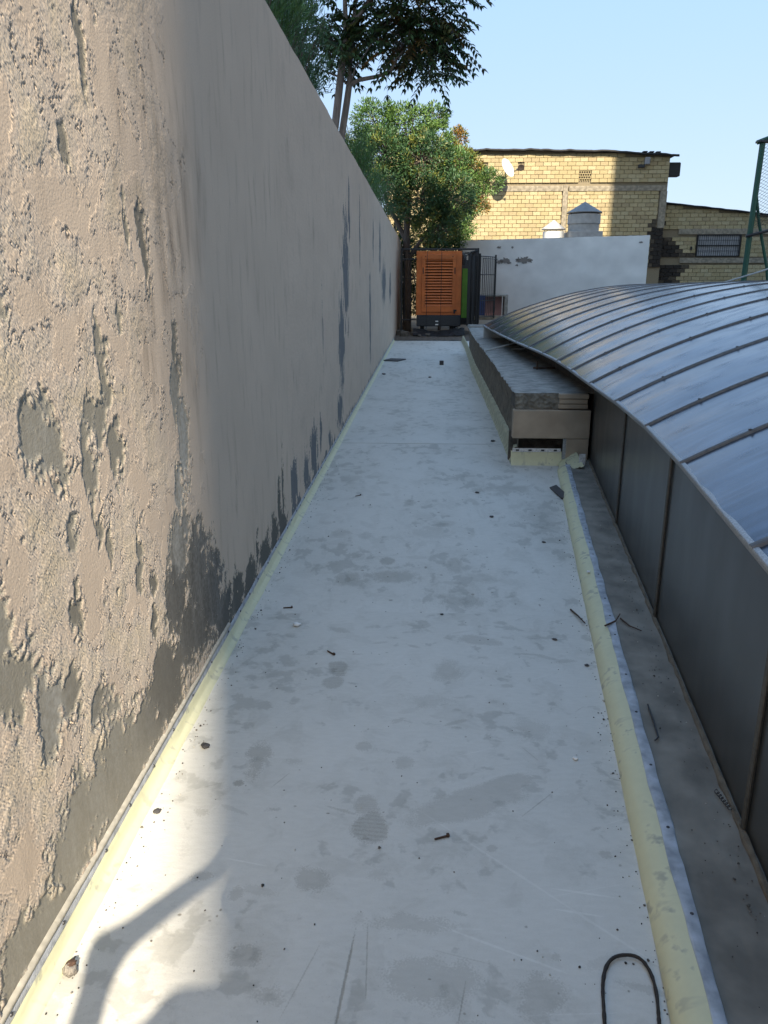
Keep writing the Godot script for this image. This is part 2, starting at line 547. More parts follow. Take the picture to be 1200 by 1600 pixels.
func build_floor():
	var near := [
		# shoe prints
		{x = -0.142, z = -1.98, rx = 0.058, rz = 0.085, a = 0.62, rag = 0.35, tread = 30.0, turn = 0.1}, {x = -0.17, z = -2.09, rx = 0.04, rz = 0.05, a = 0.4, rag = 0.4, tread = 30.0},
		{x = -0.355, z = -2.99, rx = 0.05, rz = 0.075, a = 0.6, rag = 0.35, tread = 30.0, turn = -0.05}, {x = -0.36, z = -2.87, rx = 0.05, rz = 0.06, a = 0.5, rag = 0.3, tread = 30.0},
		# the brownish wiped patch and its neighbours
		{x = 0.17, z = -2.12, rx = 0.24, rz = 0.075, a = 0.30, rag = 0.35, turn = -0.42},
		{x = 0.30, z = -2.22, rx = 0.12, rz = 0.05, a = 0.33, rag = 0.3, turn = -0.4},
		{x = -0.56, z = -2.32, rx = 0.045, rz = 0.09, a = 0.42, rag = 0.9},
		{x = -0.60, z = -2.18, rx = 0.02, rz = 0.02, a = 0.6, rag = 0.6},
		{x = -0.28, z = -1.76, rx = 0.055, rz = 0.045, a = 0.36, rag = 0.6, turn = 0.4},
		{x = -0.03, z = -1.62, rx = 0.10, rz = 0.03, a = 0.25, rag = 0.9},
		{x = 0.05, z = -1.45, rx = 0.12, rz = 0.06, a = 0.26, rag = 0.9},
		{x = 0.30, z = -1.42, rx = 0.07, rz = 0.05, a = 0.30, rag = 0.9},
		{x = -0.42, z = -1.50, rx = 0.05, rz = 0.04, a = 0.34, rag = 0.6},
		{x = 0.27, z = -3.30, rx = 0.11, rz = 0.05, a = 0.34, rag = 0.5, turn = 0.2},
		{x = 0.12, z = -3.0, rx = 0.06, rz = 0.10, a = 0.28, rag = 0.8},
		{x = 0.03, z = -2.75, rx = 0.10, rz = 0.05, a = 0.2, rag = 0.9},
		{x = 0.42, z = -2.55, rx = 0.06, rz = 0.08, a = 0.2, rag = 0.9},
		{x = -0.88, z = -1.42, rx = 0.05, rz = 0.05, a = 0.4, rag = 0.8},
		# trowel arcs and wipes
		{x = 0.35, z = -1.75, rx = 0.55, rz = 0.004, a = 0.5, light = true, rag = 0.5, turn = 0.75},
		{x = 0.22, z = -1.55, rx = 0.2, rz = 0.004, a = 0.6, light = true, rag = 0.4, turn = 0.4},
		{x = 0.45, z = -1.75, rx = 0.1, rz = 0.004, a = 0.7, light = true, rag = 0.4, turn = 0.15},
		{x = 0.42, z = -1.68, rx = 0.08, rz = 0.004, a = 0.7, light = true, rag = 0.4, turn = 0.15},
		{x = -0.5, z = -1.82, rx = 0.08, rz = 0.003, a = 0.7, light = true, rag = 0.4, turn = 0.2},
		{x = -0.17, z = -1.42, rx = 0.004, rz = 0.16, a = 0.7, rag = 0.4, turn = 0.08},
		{x = -0.12, z = -1.5, rx = 0.002, rz = 0.13, a = 0.5, rag = 0.4, turn = -0.05},
		{x = -0.27, z = -1.45, rx = 0.002, rz = 0.12, a = 0.4, rag = 0.4, turn = 0.3},
		{x = 0.11, z = -1.4, rx = 0.002, rz = 0.06, a = 0.6, rag = 0.4, turn = 0.2},
	]
	var r2 := RandomNumberGenerator.new()
	r2.seed = 41
	for k in 60:
		near.append({x = r2.randf_range(-0.75, 0.75), z = r2.randf_range(-3.5, -1.2), rx = r2.randf_range(0.008, 0.06), rz = r2.randf_range(0.006, 0.03), a = r2.randf_range(0.12, 0.34), rag = 0.9, turn = r2.randf_range(-0.6, 0.6)})
	for k in 26:
		near.append({x = r2.randf_range(-0.75, 0.7), z = r2.randf_range(-3.5, -1.2), rx = r2.randf_range(0.03, 0.14), rz = 0.0018, a = r2.randf_range(0.25, 0.6), rag = 0.3, turn = r2.randf_range(-1.2, 1.2), light = r2.randf() < 0.5})
	for k in 70:
		near.append({x = r2.randf_range(-0.8, 0.75), z = r2.randf_range(-3.5, -1.2), rx = r2.randf_range(0.002, 0.006), rz = r2.randf_range(0.002, 0.005), a = r2.randf_range(0.5, 0.95), rag = 0.5})
	var mid := [
		{x = -0.15, z = -4.1, rx = 0.16, rz = 0.10, a = 0.42, rag = 0.7},
		{x = -0.42, z = -4.05, rx = 0.07, rz = 0.09, a = 0.42, rag = 0.8},
		{x = -0.20, z = -4.35, rx = 0.045, rz = 0.08, a = 0.5, rag = 0.6},
		{x = 0.20, z = -4.3, rx = 0.05, rz = 0.12, a = 0.32, rag = 0.7},
		{x = 0.34, z = -4.1, rx = 0.10, rz = 0.07, a = 0.22, rag = 0.8},
		{x = 0.20, z = -3.75, rx = 0.12, rz = 0.07, a = 0.36, rag = 0.9},
		{x = 0.05, z = -4.9, rx = 0.16, rz = 0.10, a = 0.2, rag = 0.9},
		{x = -0.093, z = -5.65, rx = 0.045, rz = 0.12, a = 0.5, rag = 0.6, tread = 20.0},
		{x = 0.70, z = -6.1, rx = 0.22, rz = 0.16, a = 0.4, rag = 1.3},
		{x = 0.85, z = -5.3, rx = 0.10, rz = 0.3, a = 0.26, rag = 1.4},
	]
	for k in 40:
		mid.append({x = r2.randf_range(-0.75, 1.0), z = r2.randf_range(-7.6, -3.7), rx = r2.randf_range(0.02, 0.09), rz = r2.randf_range(0.02, 0.09), a = r2.randf_range(0.08, 0.28), rag = 0.9})
	for k in 40:
		mid.append({x = r2.randf_range(-0.75, 1.0), z = r2.randf_range(-7.6, -3.7), rx = r2.randf_range(0.005, 0.012), rz = r2.randf_range(0.006, 0.018), a = 0.7, rag = 0.5})
	var far := []
	for k in 50:
		far.append({x = r2.randf_range(-0.75, 0.95), z = r2.randf_range(-22, -8), rx = r2.randf_range(0.03, 0.12), rz = r2.randf_range(0.04, 0.2), a = r2.randf_range(0.06, 0.2), rag = 0.9})
	var pa := screed_picture(-0.95, 1.35, -3.6, 0.5, 1152, 2048, 100, near)
	var pb := screed_picture(-0.95, 1.35, -7.9, -3.6, 896, 1024, 200, mid)
	var pc := screed_picture(-0.95, 1.35, -12.5, -7.9, 512, 768, 300, far)
	var pd := screed_picture(-0.95, 1.35, -23.0, -12.5, 512, 768, 400, far)
	var ma := screed_material(pa, 0.25)
	var mb := screed_material(pb, 0.3)
	var floor_ := Node3D.new()
	floor_.name = "floor"
	add_child(floor_)
	floor_.set_meta("kind", "structure")
	var near_mesh := ArrayMesh.new()
	sheet(-0.95, 1.35, 0.5, 4.0, 0.0, near_mesh, screed_material(pd, 0.2))
	sheet(-0.95, 1.35, -3.6, 0.5, 0.0, near_mesh, ma)
	sheet(-0.95, 1.35, -7.896, -3.6, 0.0, near_mesh, mb)
	var far_mesh := ArrayMesh.new()
	sheet(-0.95, 1.35, -12.496, -7.904, 0.001, far_mesh, screed_material(pc, 0.3), 0.02)
	var end_mesh := ArrayMesh.new()
	sheet(-0.95, 1.35, -23.0, -12.504, -0.001, end_mesh, screed_material(pd, 0.3), 0.02)
	for m in [near_mesh, far_mesh, end_mesh]:
		var o := MeshInstance3D.new()
		o.name = "screed_slab"
		o.mesh = m
		floor_.add_child(o, true)

# ---------------------------------------------------------------- the peeling retaining wall
func wall_near(wall: Node3D):
	var w := 2048
	var h := 1472
	var z0 := -0.6
	var len := 4.4
	var px := len / w
	var py := WALL_TOP / h
	var edge := bytes(501, 9.0 * px, w, h, 7, 30.0, 1, 1, 0.66)
	var fine := bytes(502, 95.0 * px, w, h, 3)
	var crumb := bytes(503, 34.0 * px, w, h, 4)
	var big := bytes(504, 1.6 * px * 4, w, h, 4, 0.0, 4, 4)
	var run := bytes(505, 9.0 * px, w, h, 5, 18.0, 1, 5)
	var thin := bytes(506, 42.0 * px, w, h, 4, 8.0, 1, 6)
	var area := bytes(507, 3.2 * px * 2, w, h, 4, 30.0, 2, 2)
	var plate := bytes(508, 6.5 * px, w, h, 5, 40.0)
	var sand := bytes(509, 150.0 * px, w, h, 2)
	var peel := PackedFloat32Array()
	peel.resize(w * h)
	peel.fill(-0.9)
	var dark := PackedFloat32Array()
	dark.resize(w * h)
	var pale := PackedFloat32Array()
	pale.resize(w * h)
	# z, y, half length, half height, wet darkness, whitish salts
	var spots := [
		[-1.79, 1.235, 0.075, 0.10, 0.0, 0.35], [-1.76, 1.32, 0.03, 0.05, 0.0, 0.0], [-1.88, 1.16, 0.06, 0.07, 0.05, 0.2],
		[-2.06, 1.10, 0.05, 0.13, 0.1, 0.25], [-2.18, 1.22, 0.055, 0.10, 0.1, 0.2], [-2.25, 1.10, 0.05, 0.08, 0.2, 0.1], [-2.11, 1.28, 0.05, 0.06, 0.05, 0.0],
		[-1.91, 0.975, 0.035, 0.05, 0.1, 0.15], [-1.52, 0.86, 0.05, 0.09, 0.0, 0.3],
		[-1.55, 0.71, 0.11, 0.085, 0.05, 0.15], [-1.45, 0.74, 0.12, 0.07, 0.05, 0.2], [-1.69, 0.56, 0.075, 0.09, 0.2, 0.6], [-1.80, 0.55, 0.05, 0.08, 0.25, 0.1], [-1.95, 0.42, 0.06, 0.05, 0.3, 0.4],
		[-1.87, 0.73, 0.035, 0.055, 0.35, 0.0], [-1.90, 0.80, 0.02, 0.03, 0.3, 0.0], [-2.07, 0.92, 0.016, 0.11, 0.15, 0.0], [-2.14, 0.83, 0.016, 0.08, 0.15, 0.0],
		[-2.20, 1.43, 0.02, 0.10, 0.1, 0.0], [-2.24, 1.33, 0.025, 0.08, 0.1, 0.0], [-2.36, 0.75, 0.02, 0.10, 0.2, 0.1], [-2.33, 0.66, 0.022, 0.06, 0.2, 0.0],
		[-2.46, 0.61, 0.024, 0.035, 0.5, 0.0], [-2.43, 0.48, 0.03, 0.05, 0.5, 0.0], [-2.37, 1.5, 0.018, 0.06, 0.1, 0.0],
		[-2.86, 1.20, 0.055, 0.12, 0.25, 0.45], [-2.92, 1.02, 0.06, 0.16, 0.1, 0.8], [-2.82, 0.84, 0.05, 0.12, 0.15, 0.9], [-2.90, 1.36, 0.03, 0.10, 0.5, 0.1],
		[-2.78, 0.63, 0.12, 0.10, 0.55, 0.7], [-2.70, 0.44, 0.14, 0.14, 0.95, 0.2], [-3.0, 0.42, 0.16, 0.20, 0.95, 0.35], [-3.16, 0.24, 0.17, 0.19, 0.95, 0.3], [-2.9, 0.22, 0.24, 0.17, 0.9, 0.2], [-3.33, 0.09, 0.17, 0.12, 0.9, 0.1],
		[-2.52, 0.17, 0.22, 0.16, 0.7, 0.1], [-2.24, 0.08, 0.26, 0.13, 0.15, 0.2], [-2.0, 0.14, 0.24, 0.17, 0.0, 0.25], [-1.78, 0.14, 0.20, 0.14, 0.0, 0.25], [-1.52, 0.05, 0.22, 0.09, 0.0, 0.2],
		[-1.73, 2.02, 0.03, 0.03, 0.3, 0.0], [-2.12, 1.95, 0.025, 0.06, 0.3, 0.0], [-2.28, 2.25, 0.02, 0.13, 0.4, 0.0], [-1.66, 1.56, 0.05, 0.03, 0.0, 0.3], [-2.62, 1.76, 0.028, 0.10, 0.65, 0.0], [-2.66, 1.66, 0.03, 0.10, 0.6, 0.0], [-2.5, 1.8, 0.02, 0.09, 0.3, 0.0],
		[-3.62, 0.06, 0.12, 0.10, 0.8, 0.0], [-3.9, 0.04, 0.16, 0.085, 0.8, 0.0], [-4.3, 0.05, 0.16, 0.10, 0.8, 0.0], [-4.62, 0.05, 0.12, 0.13, 0.8, 0.0], [-4.9, 0.05, 0.14, 0.12, 0.8, 0.0],
		[-4.1, 0.16, 0.03, 0.10, 0.8, 0.0], [-4.8, 0.22, 0.05, 0.14, 0.8, 0.0], [-4.95, 0.30, 0.03, 0.20, 0.7, 0.0],
	]
	for q in spots:
		q[0] *= 0.952
		q[1] = 1.6 + (q[1] - 1.6) * 0.952
		var rz: float = q[2]
		var ry: float = q[3]
		var i0 := clampi(int((z0 - q[0] - rz * 2.2) / px), 0, w - 1)
		var i1 := clampi(int((z0 - q[0] + rz * 2.2) / px), 0, w - 1)
		var j0 := clampi(int((WALL_TOP - q[1] - ry * 2.2) / py), 0, h - 1)
		var j1 := clampi(int((WALL_TOP - q[1] + ry * 2.2) / py), 0, h - 1)
		for j in range(j0, j1 + 1):
			var dy: float = (WALL_TOP - j * py - q[1]) / ry
			for i in range(i0, i1 + 1):
				var o := j * w + i
				# ragged outlines: the break wanders by a few centimetres whatever the size of the loss
				var dz: float = (z0 - i * px - q[0] + (edge[o] - 128) * 0.00030 + (crumb[o] - 128) * 0.00010) / rz
				var dd: float = dy + (area[o] - 128) * 0.0005 / ry + (crumb[o] - 128) * 0.00014 / ry
				var d := 1.0 - sqrt(dz * dz + dd * dd)
				if d > peel[o]: peel[o] = maxf(d, -0.9)
				var near_ := clampf((d + 0.8) * 0.9, 0.0, 1.0)
				dark[o] = maxf(dark[o], near_ * float(q[4]))
				pale[o] = maxf(pale[o], clampf((d + 0.5) * 1.2, 0.0, 1.0) * float(q[5]))
	# bare = 1 where the paint is gone
	var bare := PackedByteArray()
	bare.resize(w * h)
	for o in w * h:
		var i := o % w
		var j := o / w
		var e := edge[o] * 0.0039216 - 0.5
		var v := peel[o] + e * 1.2 + (fine[o] * 0.0039216 - 0.5) * 0.35 + (crumb[o] * 0.0039216 - 0.5) * 0.75 + (thin[o] * 0.0039216 - 0.5) * 0.35
		# near the viewer, where the plaster is salt eaten, small losses everywhere
		var zz := z0 - i * px
		if zz > -2.45:
			if e > 0.315 + 0.06 * (area[o] * 0.0039216): v = 1.0
		bare[o] = 255 if v > 0.0 else 0
		peel[o] = v
	var bi := Image.create_from_data(w, h, false, Image.FORMAT_L8, bare)
	var soft := bi.duplicate() as Image
	soft.resize(w / 2, h / 2, Image.INTERPOLATE_LANCZOS)
	soft.resize(w, h, Image.INTERPOLATE_BILINEAR)
	var gone := soft.get_data()
	bi.resize(w / 16, h / 16, Image.INTERPOLATE_LANCZOS)
	bi.resize(w, h, Image.INTERPOLATE_CUBIC)
	var lip := bi.get_data()
	var tab := PackedByteArray()
	tab.resize(1025)
	for i in 1025: tab[i] = int(255.0 * Color(i / 1024.0, 0, 0).linear_to_srgb().r)
	var out := PackedByteArray()
	out.resize(w * h * 3)
	var hb := PackedByteArray()
	hb.resize(w * h)
	var ht := PackedFloat32Array()
	ht.resize(w * h)
	for j in h:
		var y := WALL_TOP - j * py
		for i in w:
			var o := j * w + i
			var zz := z0 - i * px
			var f := fine[o] * 0.0039216
			var cr := crumb[o] * 0.0039216
			var b := big[o] * 0.0039216
			var ar := area[o] * 0.0039216
			var rn := run[o] * 0.0039216
			var th := thin[o] * 0.0039216
			var r: float
			var g: float
			var bl: float
			var hh: float
			# the crust is strong near the viewer and dies out along the wall
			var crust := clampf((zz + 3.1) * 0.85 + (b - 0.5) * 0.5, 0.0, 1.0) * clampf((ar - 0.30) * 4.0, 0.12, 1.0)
			if bare[o] == 0:
				r = 0.565 + 0.06 * (b - 0.5)
				g = 0.448 + 0.05 * (b - 0.5)
				bl = 0.340 + 0.04 * (b - 0.5)
				var yel := clampf((ar - 0.52) * 2.4, 0.0, 0.7) * clampf((zz + 2.9) * 1.2, 0.0, 1.0)
				bl -= 0.045 * yel
				# grains of the crust drawn paler, with more green and blue
				var crust_pale := crust * clampf(0.35 + f * 0.8 + (cr - 0.5), 0.0, 1.0)
				g += 0.030 * crust_pale
				bl += 0.050 * crust_pale
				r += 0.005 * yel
				# dirt washed down in runs
				var grime := clampf((rn - 0.60) * 3.2, 0.0, 1.0) * 0.13 + clampf((th - 0.76) * 4.0, 0.0, 1.0) * 0.09
				grime += clampf((rn * 0.5 + th * 0.5 + b * 0.3 - 0.86) * 5.0, 0.0, 1.0) * 0.16 * clampf((-1.9 - zz) * 1.5, 0.0, 1.0)
				grime += clampf((cr - 0.66) * 5.0, 0.0, 1.0) * 0.22 * crust
				# a sooty streaked field past the peeling stretch
				var fz := (zz + 2.75) / 0.55
				var fy := (y - 1.75) / 0.75
				grime += clampf(1.15 - sqrt(fz * fz + fy * fy), 0.0, 1.0) * clampf((rn * 0.55 + ar * 0.30 + th * 0.15 + f * 0.3 - 0.45) * 2.5, 0.0, 1.0) * 0.36
				grime = minf(grime, 0.8)
				var m := (1.0 - grime) * (0.94 + 0.12 * f)
				r *= m
				g *= m * (1.0 - 0.02 * grime)
				bl *= m * (1.0 - 0.05 * grime)
				var pt := plate[o] * 0.0039216
				var sd := sand[o] * 0.0039216
				hh = 0.0036 + crust * ((cr - 0.5) * 0.0009 + (f - 0.5) * 0.0008) + (f - 0.5) * 0.0003
				# the coats have come away in plates: sharp little steps and cracks
				# a chalky undercoat shows where only the top coat is gone
				if peel[o] > -0.07:
					r = lerpf(r, 0.50, 0.6)
					g = lerpf(g, 0.455, 0.6)
					bl = lerpf(bl, 0.385, 0.6)
					hh -= 0.0008
				if crust > 0.15:
					if pt > 0.56: hh += 0.0007
					if pt > 0.70: hh += 0.0007
					if pt < 0.36: hh -= 0.0007
					if absf(ar + 0.35 * pt - 0.66) < 0.0045 and b > 0.42:
						hh -= 0.003
						r *= 0.62
						g *= 0.60
						bl *= 0.57
					elif sd > 0.90 and cr > 0.55:
						hh -= 0.002
						r *= 0.7
						g *= 0.68
						bl *= 0.65
				var l := lip[o] * 0.0039216
				hh += clampf(l * 2.4, 0.0, 1.0) * 0.0007 * (0.2 + 0.8 * clampf((pt - 0.35) * 3.0, 0.0, 1.0)) * clampf((zz + 3.6), 0.25, 1.0)
			else:
				var sh := clampf(dark[o], 0.0, 1.0)
				var pl := clampf(pale[o] * (0.05 + 1.3 * clampf(rn * 0.6 + cr * 0.7 - 0.35, 0.0, 1.0)), 0.0, 1.0)
				r = lerpf(0.265, 0.075, sh)
				g = lerpf(0.240, 0.070, sh)
				bl = lerpf(0.190, 0.060, sh)
				r = lerpf(r, 0.50, pl * 0.8)
				g = lerpf(g, 0.49, pl * 0.8)
				bl = lerpf(bl, 0.46, pl * 0.8)
				var m := 0.86 + 0.2 * f + 0.14 * (th - 0.5)
				r *= m
				g *= m
				bl *= m
				hh = 0.0036
			var mk := gone[o] * 0.0039216
			ht[o] = hh * (1.0 - mk) + (b - 0.5) * 0.002
			out[o * 3] = tab[clampi(int(r * 1024), 0, 1024)]
			out[o * 3 + 1] = tab[clampi(int(g * 1024), 0, 1024)]
			out[o * 3 + 2] = tab[clampi(int(bl * 1024), 0, 1024)]
			hb[o] = clampi(int(f * 110 + sand[o] * 0.55), 0, 255)
	var m := StandardMaterial3D.new()
	m.albedo_texture = ImageTexture.create_from_image(Image.create_from_data(w, h, false, Image.FORMAT_RGB8, out))
	var hi := Image.create_from_data(w, h, false, Image.FORMAT_L8, hb)
	hi.convert(Image.FORMAT_RGB8)
	m.heightmap_enabled = true
	m.heightmap_texture = ImageTexture.create_from_image(hi)
	m.heightmap_scale = 0.10
	m.roughness = 0.9
	m.texture_repeat = false
	# relief grid, one vertex for each 2 texels
	var st := 2
	var nu := w / st
	var nv := h / st
	var vs := PackedVector3Array()
	var ns := PackedVector3Array()
	var us := PackedVector2Array()
	var ix := PackedInt32Array()
	vs.resize(nu * nv)
	ns.resize(nu * nv)
	us.resize(nu * nv)
	var wave := nz(77, 0.7, 2)
	for j in nv:
		for i in nu:
			var o := j * st * w + i * st
			var ou := mini(i * st + st, w - 1) - i * st
			var oj := w * st if (j + 1) * st < h else 0
			var a := ht[o]
			var du := ht[o + ou] - a
			var dv := ht[o + oj] - a
			var k := j * nu + i
			var zz := z0 - float(i) / (nu - 1) * len
			var yy := WALL_TOP * (1.0 - float(j) / (nv - 1))
			vs[k] = Vector3(WALL_X + a, yy, zz)
			ns[k] = Vector3(1.0, dv / (st * py), du / (st * px)).normalized()
			us[k] = Vector2((i * st + 0.5) / w, (j * st + 0.5) / h)
	ix.resize((nu - 1) * (nv - 1) * 6)
	var q := 0
	for j in nv - 1:
		for i in nu - 1:
			var a := j * nu + i
			ix[q] = a
			ix[q + 1] = a + 1
			ix[q + 2] = a + nu + 1
			ix[q + 3] = a
			ix[q + 4] = a + nu + 1
			ix[q + 5] = a + nu
			q += 6
	var arr := []
	arr.resize(Mesh.ARRAY_MAX)
	arr[Mesh.ARRAY_VERTEX] = vs
	arr[Mesh.ARRAY_NORMAL] = ns
	arr[Mesh.ARRAY_TEX_UV] = us
	arr[Mesh.ARRAY_INDEX] = ix
	var mesh := ArrayMesh.new()
	mesh.add_surface_from_arrays(Mesh.PRIMITIVE_TRIANGLES, arr)
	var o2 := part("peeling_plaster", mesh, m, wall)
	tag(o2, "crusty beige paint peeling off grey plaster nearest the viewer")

func wall_far(wall: Node3D):
	var w := 2048
	var h := 640
	var z0 := -5.0
	var len := 28.0
	var px := len / w
	var py := WALL_TOP / h
	var run := bytes(601, 3.0 * px, w, h, 5, 12.0, 1, 4)
	var thin := bytes(602, 9.0 * px, w, h, 4, 6.0, 1, 8)
	var big := bytes(603, 0.7 * px * 4, w, h, 4, 0.0, 4, 4)
	var fine := bytes(604, 0.28, w, h, 3)
	var base := bytes(605, 6.0 * px, w, 8, 4)
	var bare := PackedFloat32Array()
	bare.resize(w * h)
	bare.fill(-1.0)
	for q in [[-9.45, 1.75, 0.36, 0.62], [-8.85, 0.98, 0.30, 0.55], [-8.55, 0.24, 0.30, 0.18], [-9.9, 2.45, 0.12, 0.35], [-18.2, 1.62, 0.9, 0.45], [-13.6, 1.0, 0.22, 0.8], [-21.5, 1.5, 0.6, 0.4], [-16.6, 2.3, 0.35, 0.5], [-6.45, 0.22, 0.22, 0.24], [-5.98, 0.16, 0.16, 0.16], [-5.4, 0.2, 0.14, 0.24], [-6.9, 0.28, 0.07, 0.18], [-7.6, 0.12, 0.10, 0.14], [-14.5, 2.35, 0.15, 0.4], [-11.5, 2.3, 0.08, 0.6], [-7.2, 1.2, 0.03, 0.3]]:
		q[0] *= 0.952
		q[1] = 1.6 + (q[1] - 1.6) * 0.952
		for j in range(clampi(int((WALL_TOP - q[1] - q[3] * 1.7) / py), 0, h - 1), clampi(int((WALL_TOP - q[1] + q[3] * 1.7) / py), 0, h)):
			for i in range(clampi(int((z0 - q[0] - q[2] * 1.7) / px), 0, w - 1), clampi(int((z0 - q[0] + q[2] * 1.7) / px), 0, w)):
				var dz: float = (z0 - i * px - q[0]) / q[2]
				var dy: float = (WALL_TOP - j * py - q[1]) / q[3]
				bare[j * w + i] = maxf(bare[j * w + i], 1.0 - sqrt(dz * dz + dy * dy))
	var tab := PackedByteArray()
	tab.resize(1025)
	for i in 1025: tab[i] = int(255.0 * Color(i / 1024.0, 0, 0).linear_to_srgb().r)
	var out := PackedByteArray()
	out.resize(w * h * 3)
	for j in h:
		var y := WALL_TOP - j * py
		for i in w:
			var o := j * w + i
			var f := fine[o] * 0.0039216
			var th := thin[o] * 0.0039216
			var rn := run[o] * 0.0039216
			var b := big[o] * 0.0039216
			var low := 0.03 + 0.22 * clampf(base[w * 3 + i] * 0.0039216 - 0.30, 0.0, 1.0)
			var r := 0.565 + 0.06 * (b - 0.5)
			var g := 0.445 + 0.05 * (b - 0.5)
			var bl := 0.338 + 0.04 * (b - 0.5)
			if bare[o] + (th - 0.5) * 1.3 + (f - 0.5) * 0.6 > 0.15 or y + (th - 0.5) * 0.10 < low:
				r = 0.115 + 0.05 * f
				g = 0.115 + 0.05 * f
				bl = 0.115 + 0.05 * f
			else:
				var grime := clampf((rn - 0.58) * 3.0, 0.0, 1.0) * 0.13 + clampf((th - 0.70) * 4.0, 0.0, 1.0) * 0.12 + clampf((th * 0.6 + rn * 0.5 - 0.82) * 6.0, 0.0, 1.0) * 0.22
				var m := (1.0 - grime) * (0.95 + 0.1 * f)
				r *= m
				g *= m
				bl *= m
			out[o * 3] = tab[clampi(int(r * 1024), 0, 1024)]
			out[o * 3 + 1] = tab[clampi(int(g * 1024), 0, 1024)]
			out[o * 3 + 2] = tab[clampi(int(bl * 1024), 0, 1024)]
	var m := StandardMaterial3D.new()
	m.albedo_texture = ImageTexture.create_from_image(Image.create_from_data(w, h, false, Image.FORMAT_RGB8, out))
	m.roughness = 0.9
	m.texture_repeat = false
	var rel := nz(606, 0.12, 4).get_image(w, h, false, false, true)
	rel.convert(Image.FORMAT_RGB8)
	m.heightmap_enabled = true
	m.heightmap_texture = ImageTexture.create_from_image(rel)
	m.heightmap_scale = 0.15
	var wave := nz(78, 0.5, 3)
	var rag := nz(79, 3.0, 3)
	var b := MB.new()
	var fn := func(a, c):
		var z: float = z0 - len * a
		var y: float = WALL_TOP * (1.0 - c)
		if c == 0.0: y += 0.008 * rag.get_noise_1d(z)
		return Vector3(WALL_X + 0.0036 + 0.006 * wave.get_noise_2d(z * 1.5, y) * smoothstep(0.0, 0.05, a), y, z)
	b.grid(280, 30, fn)
	part("painted_plaster", b, m, wall)

func build_retaining_wall():
	var wall := thing("retaining_wall", "tall beige retaining wall with peeling paint along the alley", "wall")
	wall_near(wall)
	wall_far(wall)
	var b := MB.new()
	b.box(Vector3(WALL_X - 0.16, WALL_TOP * 0.5 - 0.003, -14.5), Vector3(0.30, WALL_TOP, 37.0))
	part("core", b, M.wall_plain, wall)
	part("end_plaster", boxm(Vector3(0.012, WALL_TOP, 4.6), 0.0, Vector3(WALL_X - 0.0005, WALL_TOP * 0.5, 1.7)), M.wall_plain, wall)

# ---------------------------------------------------------------- cove strips of the waterproofing
func strip_mesh(path: Array, prof: Array, wob := 0.0, s := 1, flip := true) -> MB:
	# sweep a profile (x to the right of the path, y up) along points on the floor
	var b := MB.new()
	var f := nz(s, 4.0, 3)
	var m := path.size()
	var fn := func(u, v):
		var j := roundi(v * (m - 1))
		var i := roundi(u * (prof.size() - 1))
		var p: Vector3 = path[j]
		var d: Vector3 = (path[mini(j + 1, m - 1)] - path[maxi(j - 1, 0)]).normalized()
		var side := Vector3(-d.z, 0, d.x)
		var k: Vector2 = prof[i]
		var jig := wob * f.get_noise_2d(p.z * 0.7 + p.x * 0.7, i * (1.5 if i > 0 else 9.0))
		return p + side * (k.x + jig) + Vector3.UP * (k.y + (0.3 * jig if i > 0 else 0.0))
	b.grid(prof.size(), m, fn, flip)
	return b

func screws(parent: Node, spots: Array, nrm: Vector3):
	var s := MB.new()
	s.lathe(Vector3.ZERO, [Vector2(0.0055, 0), Vector2(0.005, 0.002), Vector2(0.003, 0.0035), Vector2(0.0, 0.004)], 8)
	var mesh := s.mesh()
	var bs := Basis(Quaternion(Vector3.UP, nrm))
	for p in spots:
		var o := part("screw", mesh, M.metal_dark, parent, p)
		o.basis = bs

func build_left_cove():
	var t := thing("cove_strip", "pale yellow waterproofing cove along the foot of the retaining wall", "flashing")
	var path := []
	var z := 1.5
	while z > -22.95:
		path.append(Vector3(-0.85, 0.0015, z))
		z -= 0.06
	var prof := [Vector2(0.004, -0.006), Vector2(0, 0.002), Vector2(-0.009, 0.006), Vector2(-0.017, 0.013), Vector2(-0.022, 0.017), Vector2(-0.028, 0.031), Vector2(-0.0325, 0.048), Vector2(-0.036, 0.050)]
	part("membrane", strip_mesh(path, prof, 0.004, 91, false), M.membrane, t)
	var tp := [Vector2(-0.0345, 0.044), Vector2(-0.0315, 0.048), Vector2(-0.0325, 0.070), Vector2(-0.0365, 0.072)]
	part("tape", strip_mesh(path, tp, 0.002, 92, false), M.tape, t)
	var ed := [Vector2(-0.040, 0.070), Vector2(-0.030, 0.0745), Vector2(-0.031, 0.086), Vector2(-0.042, 0.092)]
	var near_path := path.slice(0, 80)
	tag(part("sealant_edge", strip_mesh(near_path, ed, 0.003, 97, false), worn(mat(0.50, 0.46, 0.38, 0.8), T.grain, 2.0), t), "beige sealant bead above the grey tape")
	var sp := []
	z = -1.0
	while z > -12.0:
		sp.append(Vector3(-0.8815, 0.060 + rnd(-0.005, 0.006), z))
		z -= rnd(0.16, 0.30)
	screws(t, sp, Vector3.RIGHT)

func curb_x(z: float) -> float:
	return 0.42 - 0.1156 * z

func facade_x(z: float) -> float:
	return 0.735 - 0.112 * z

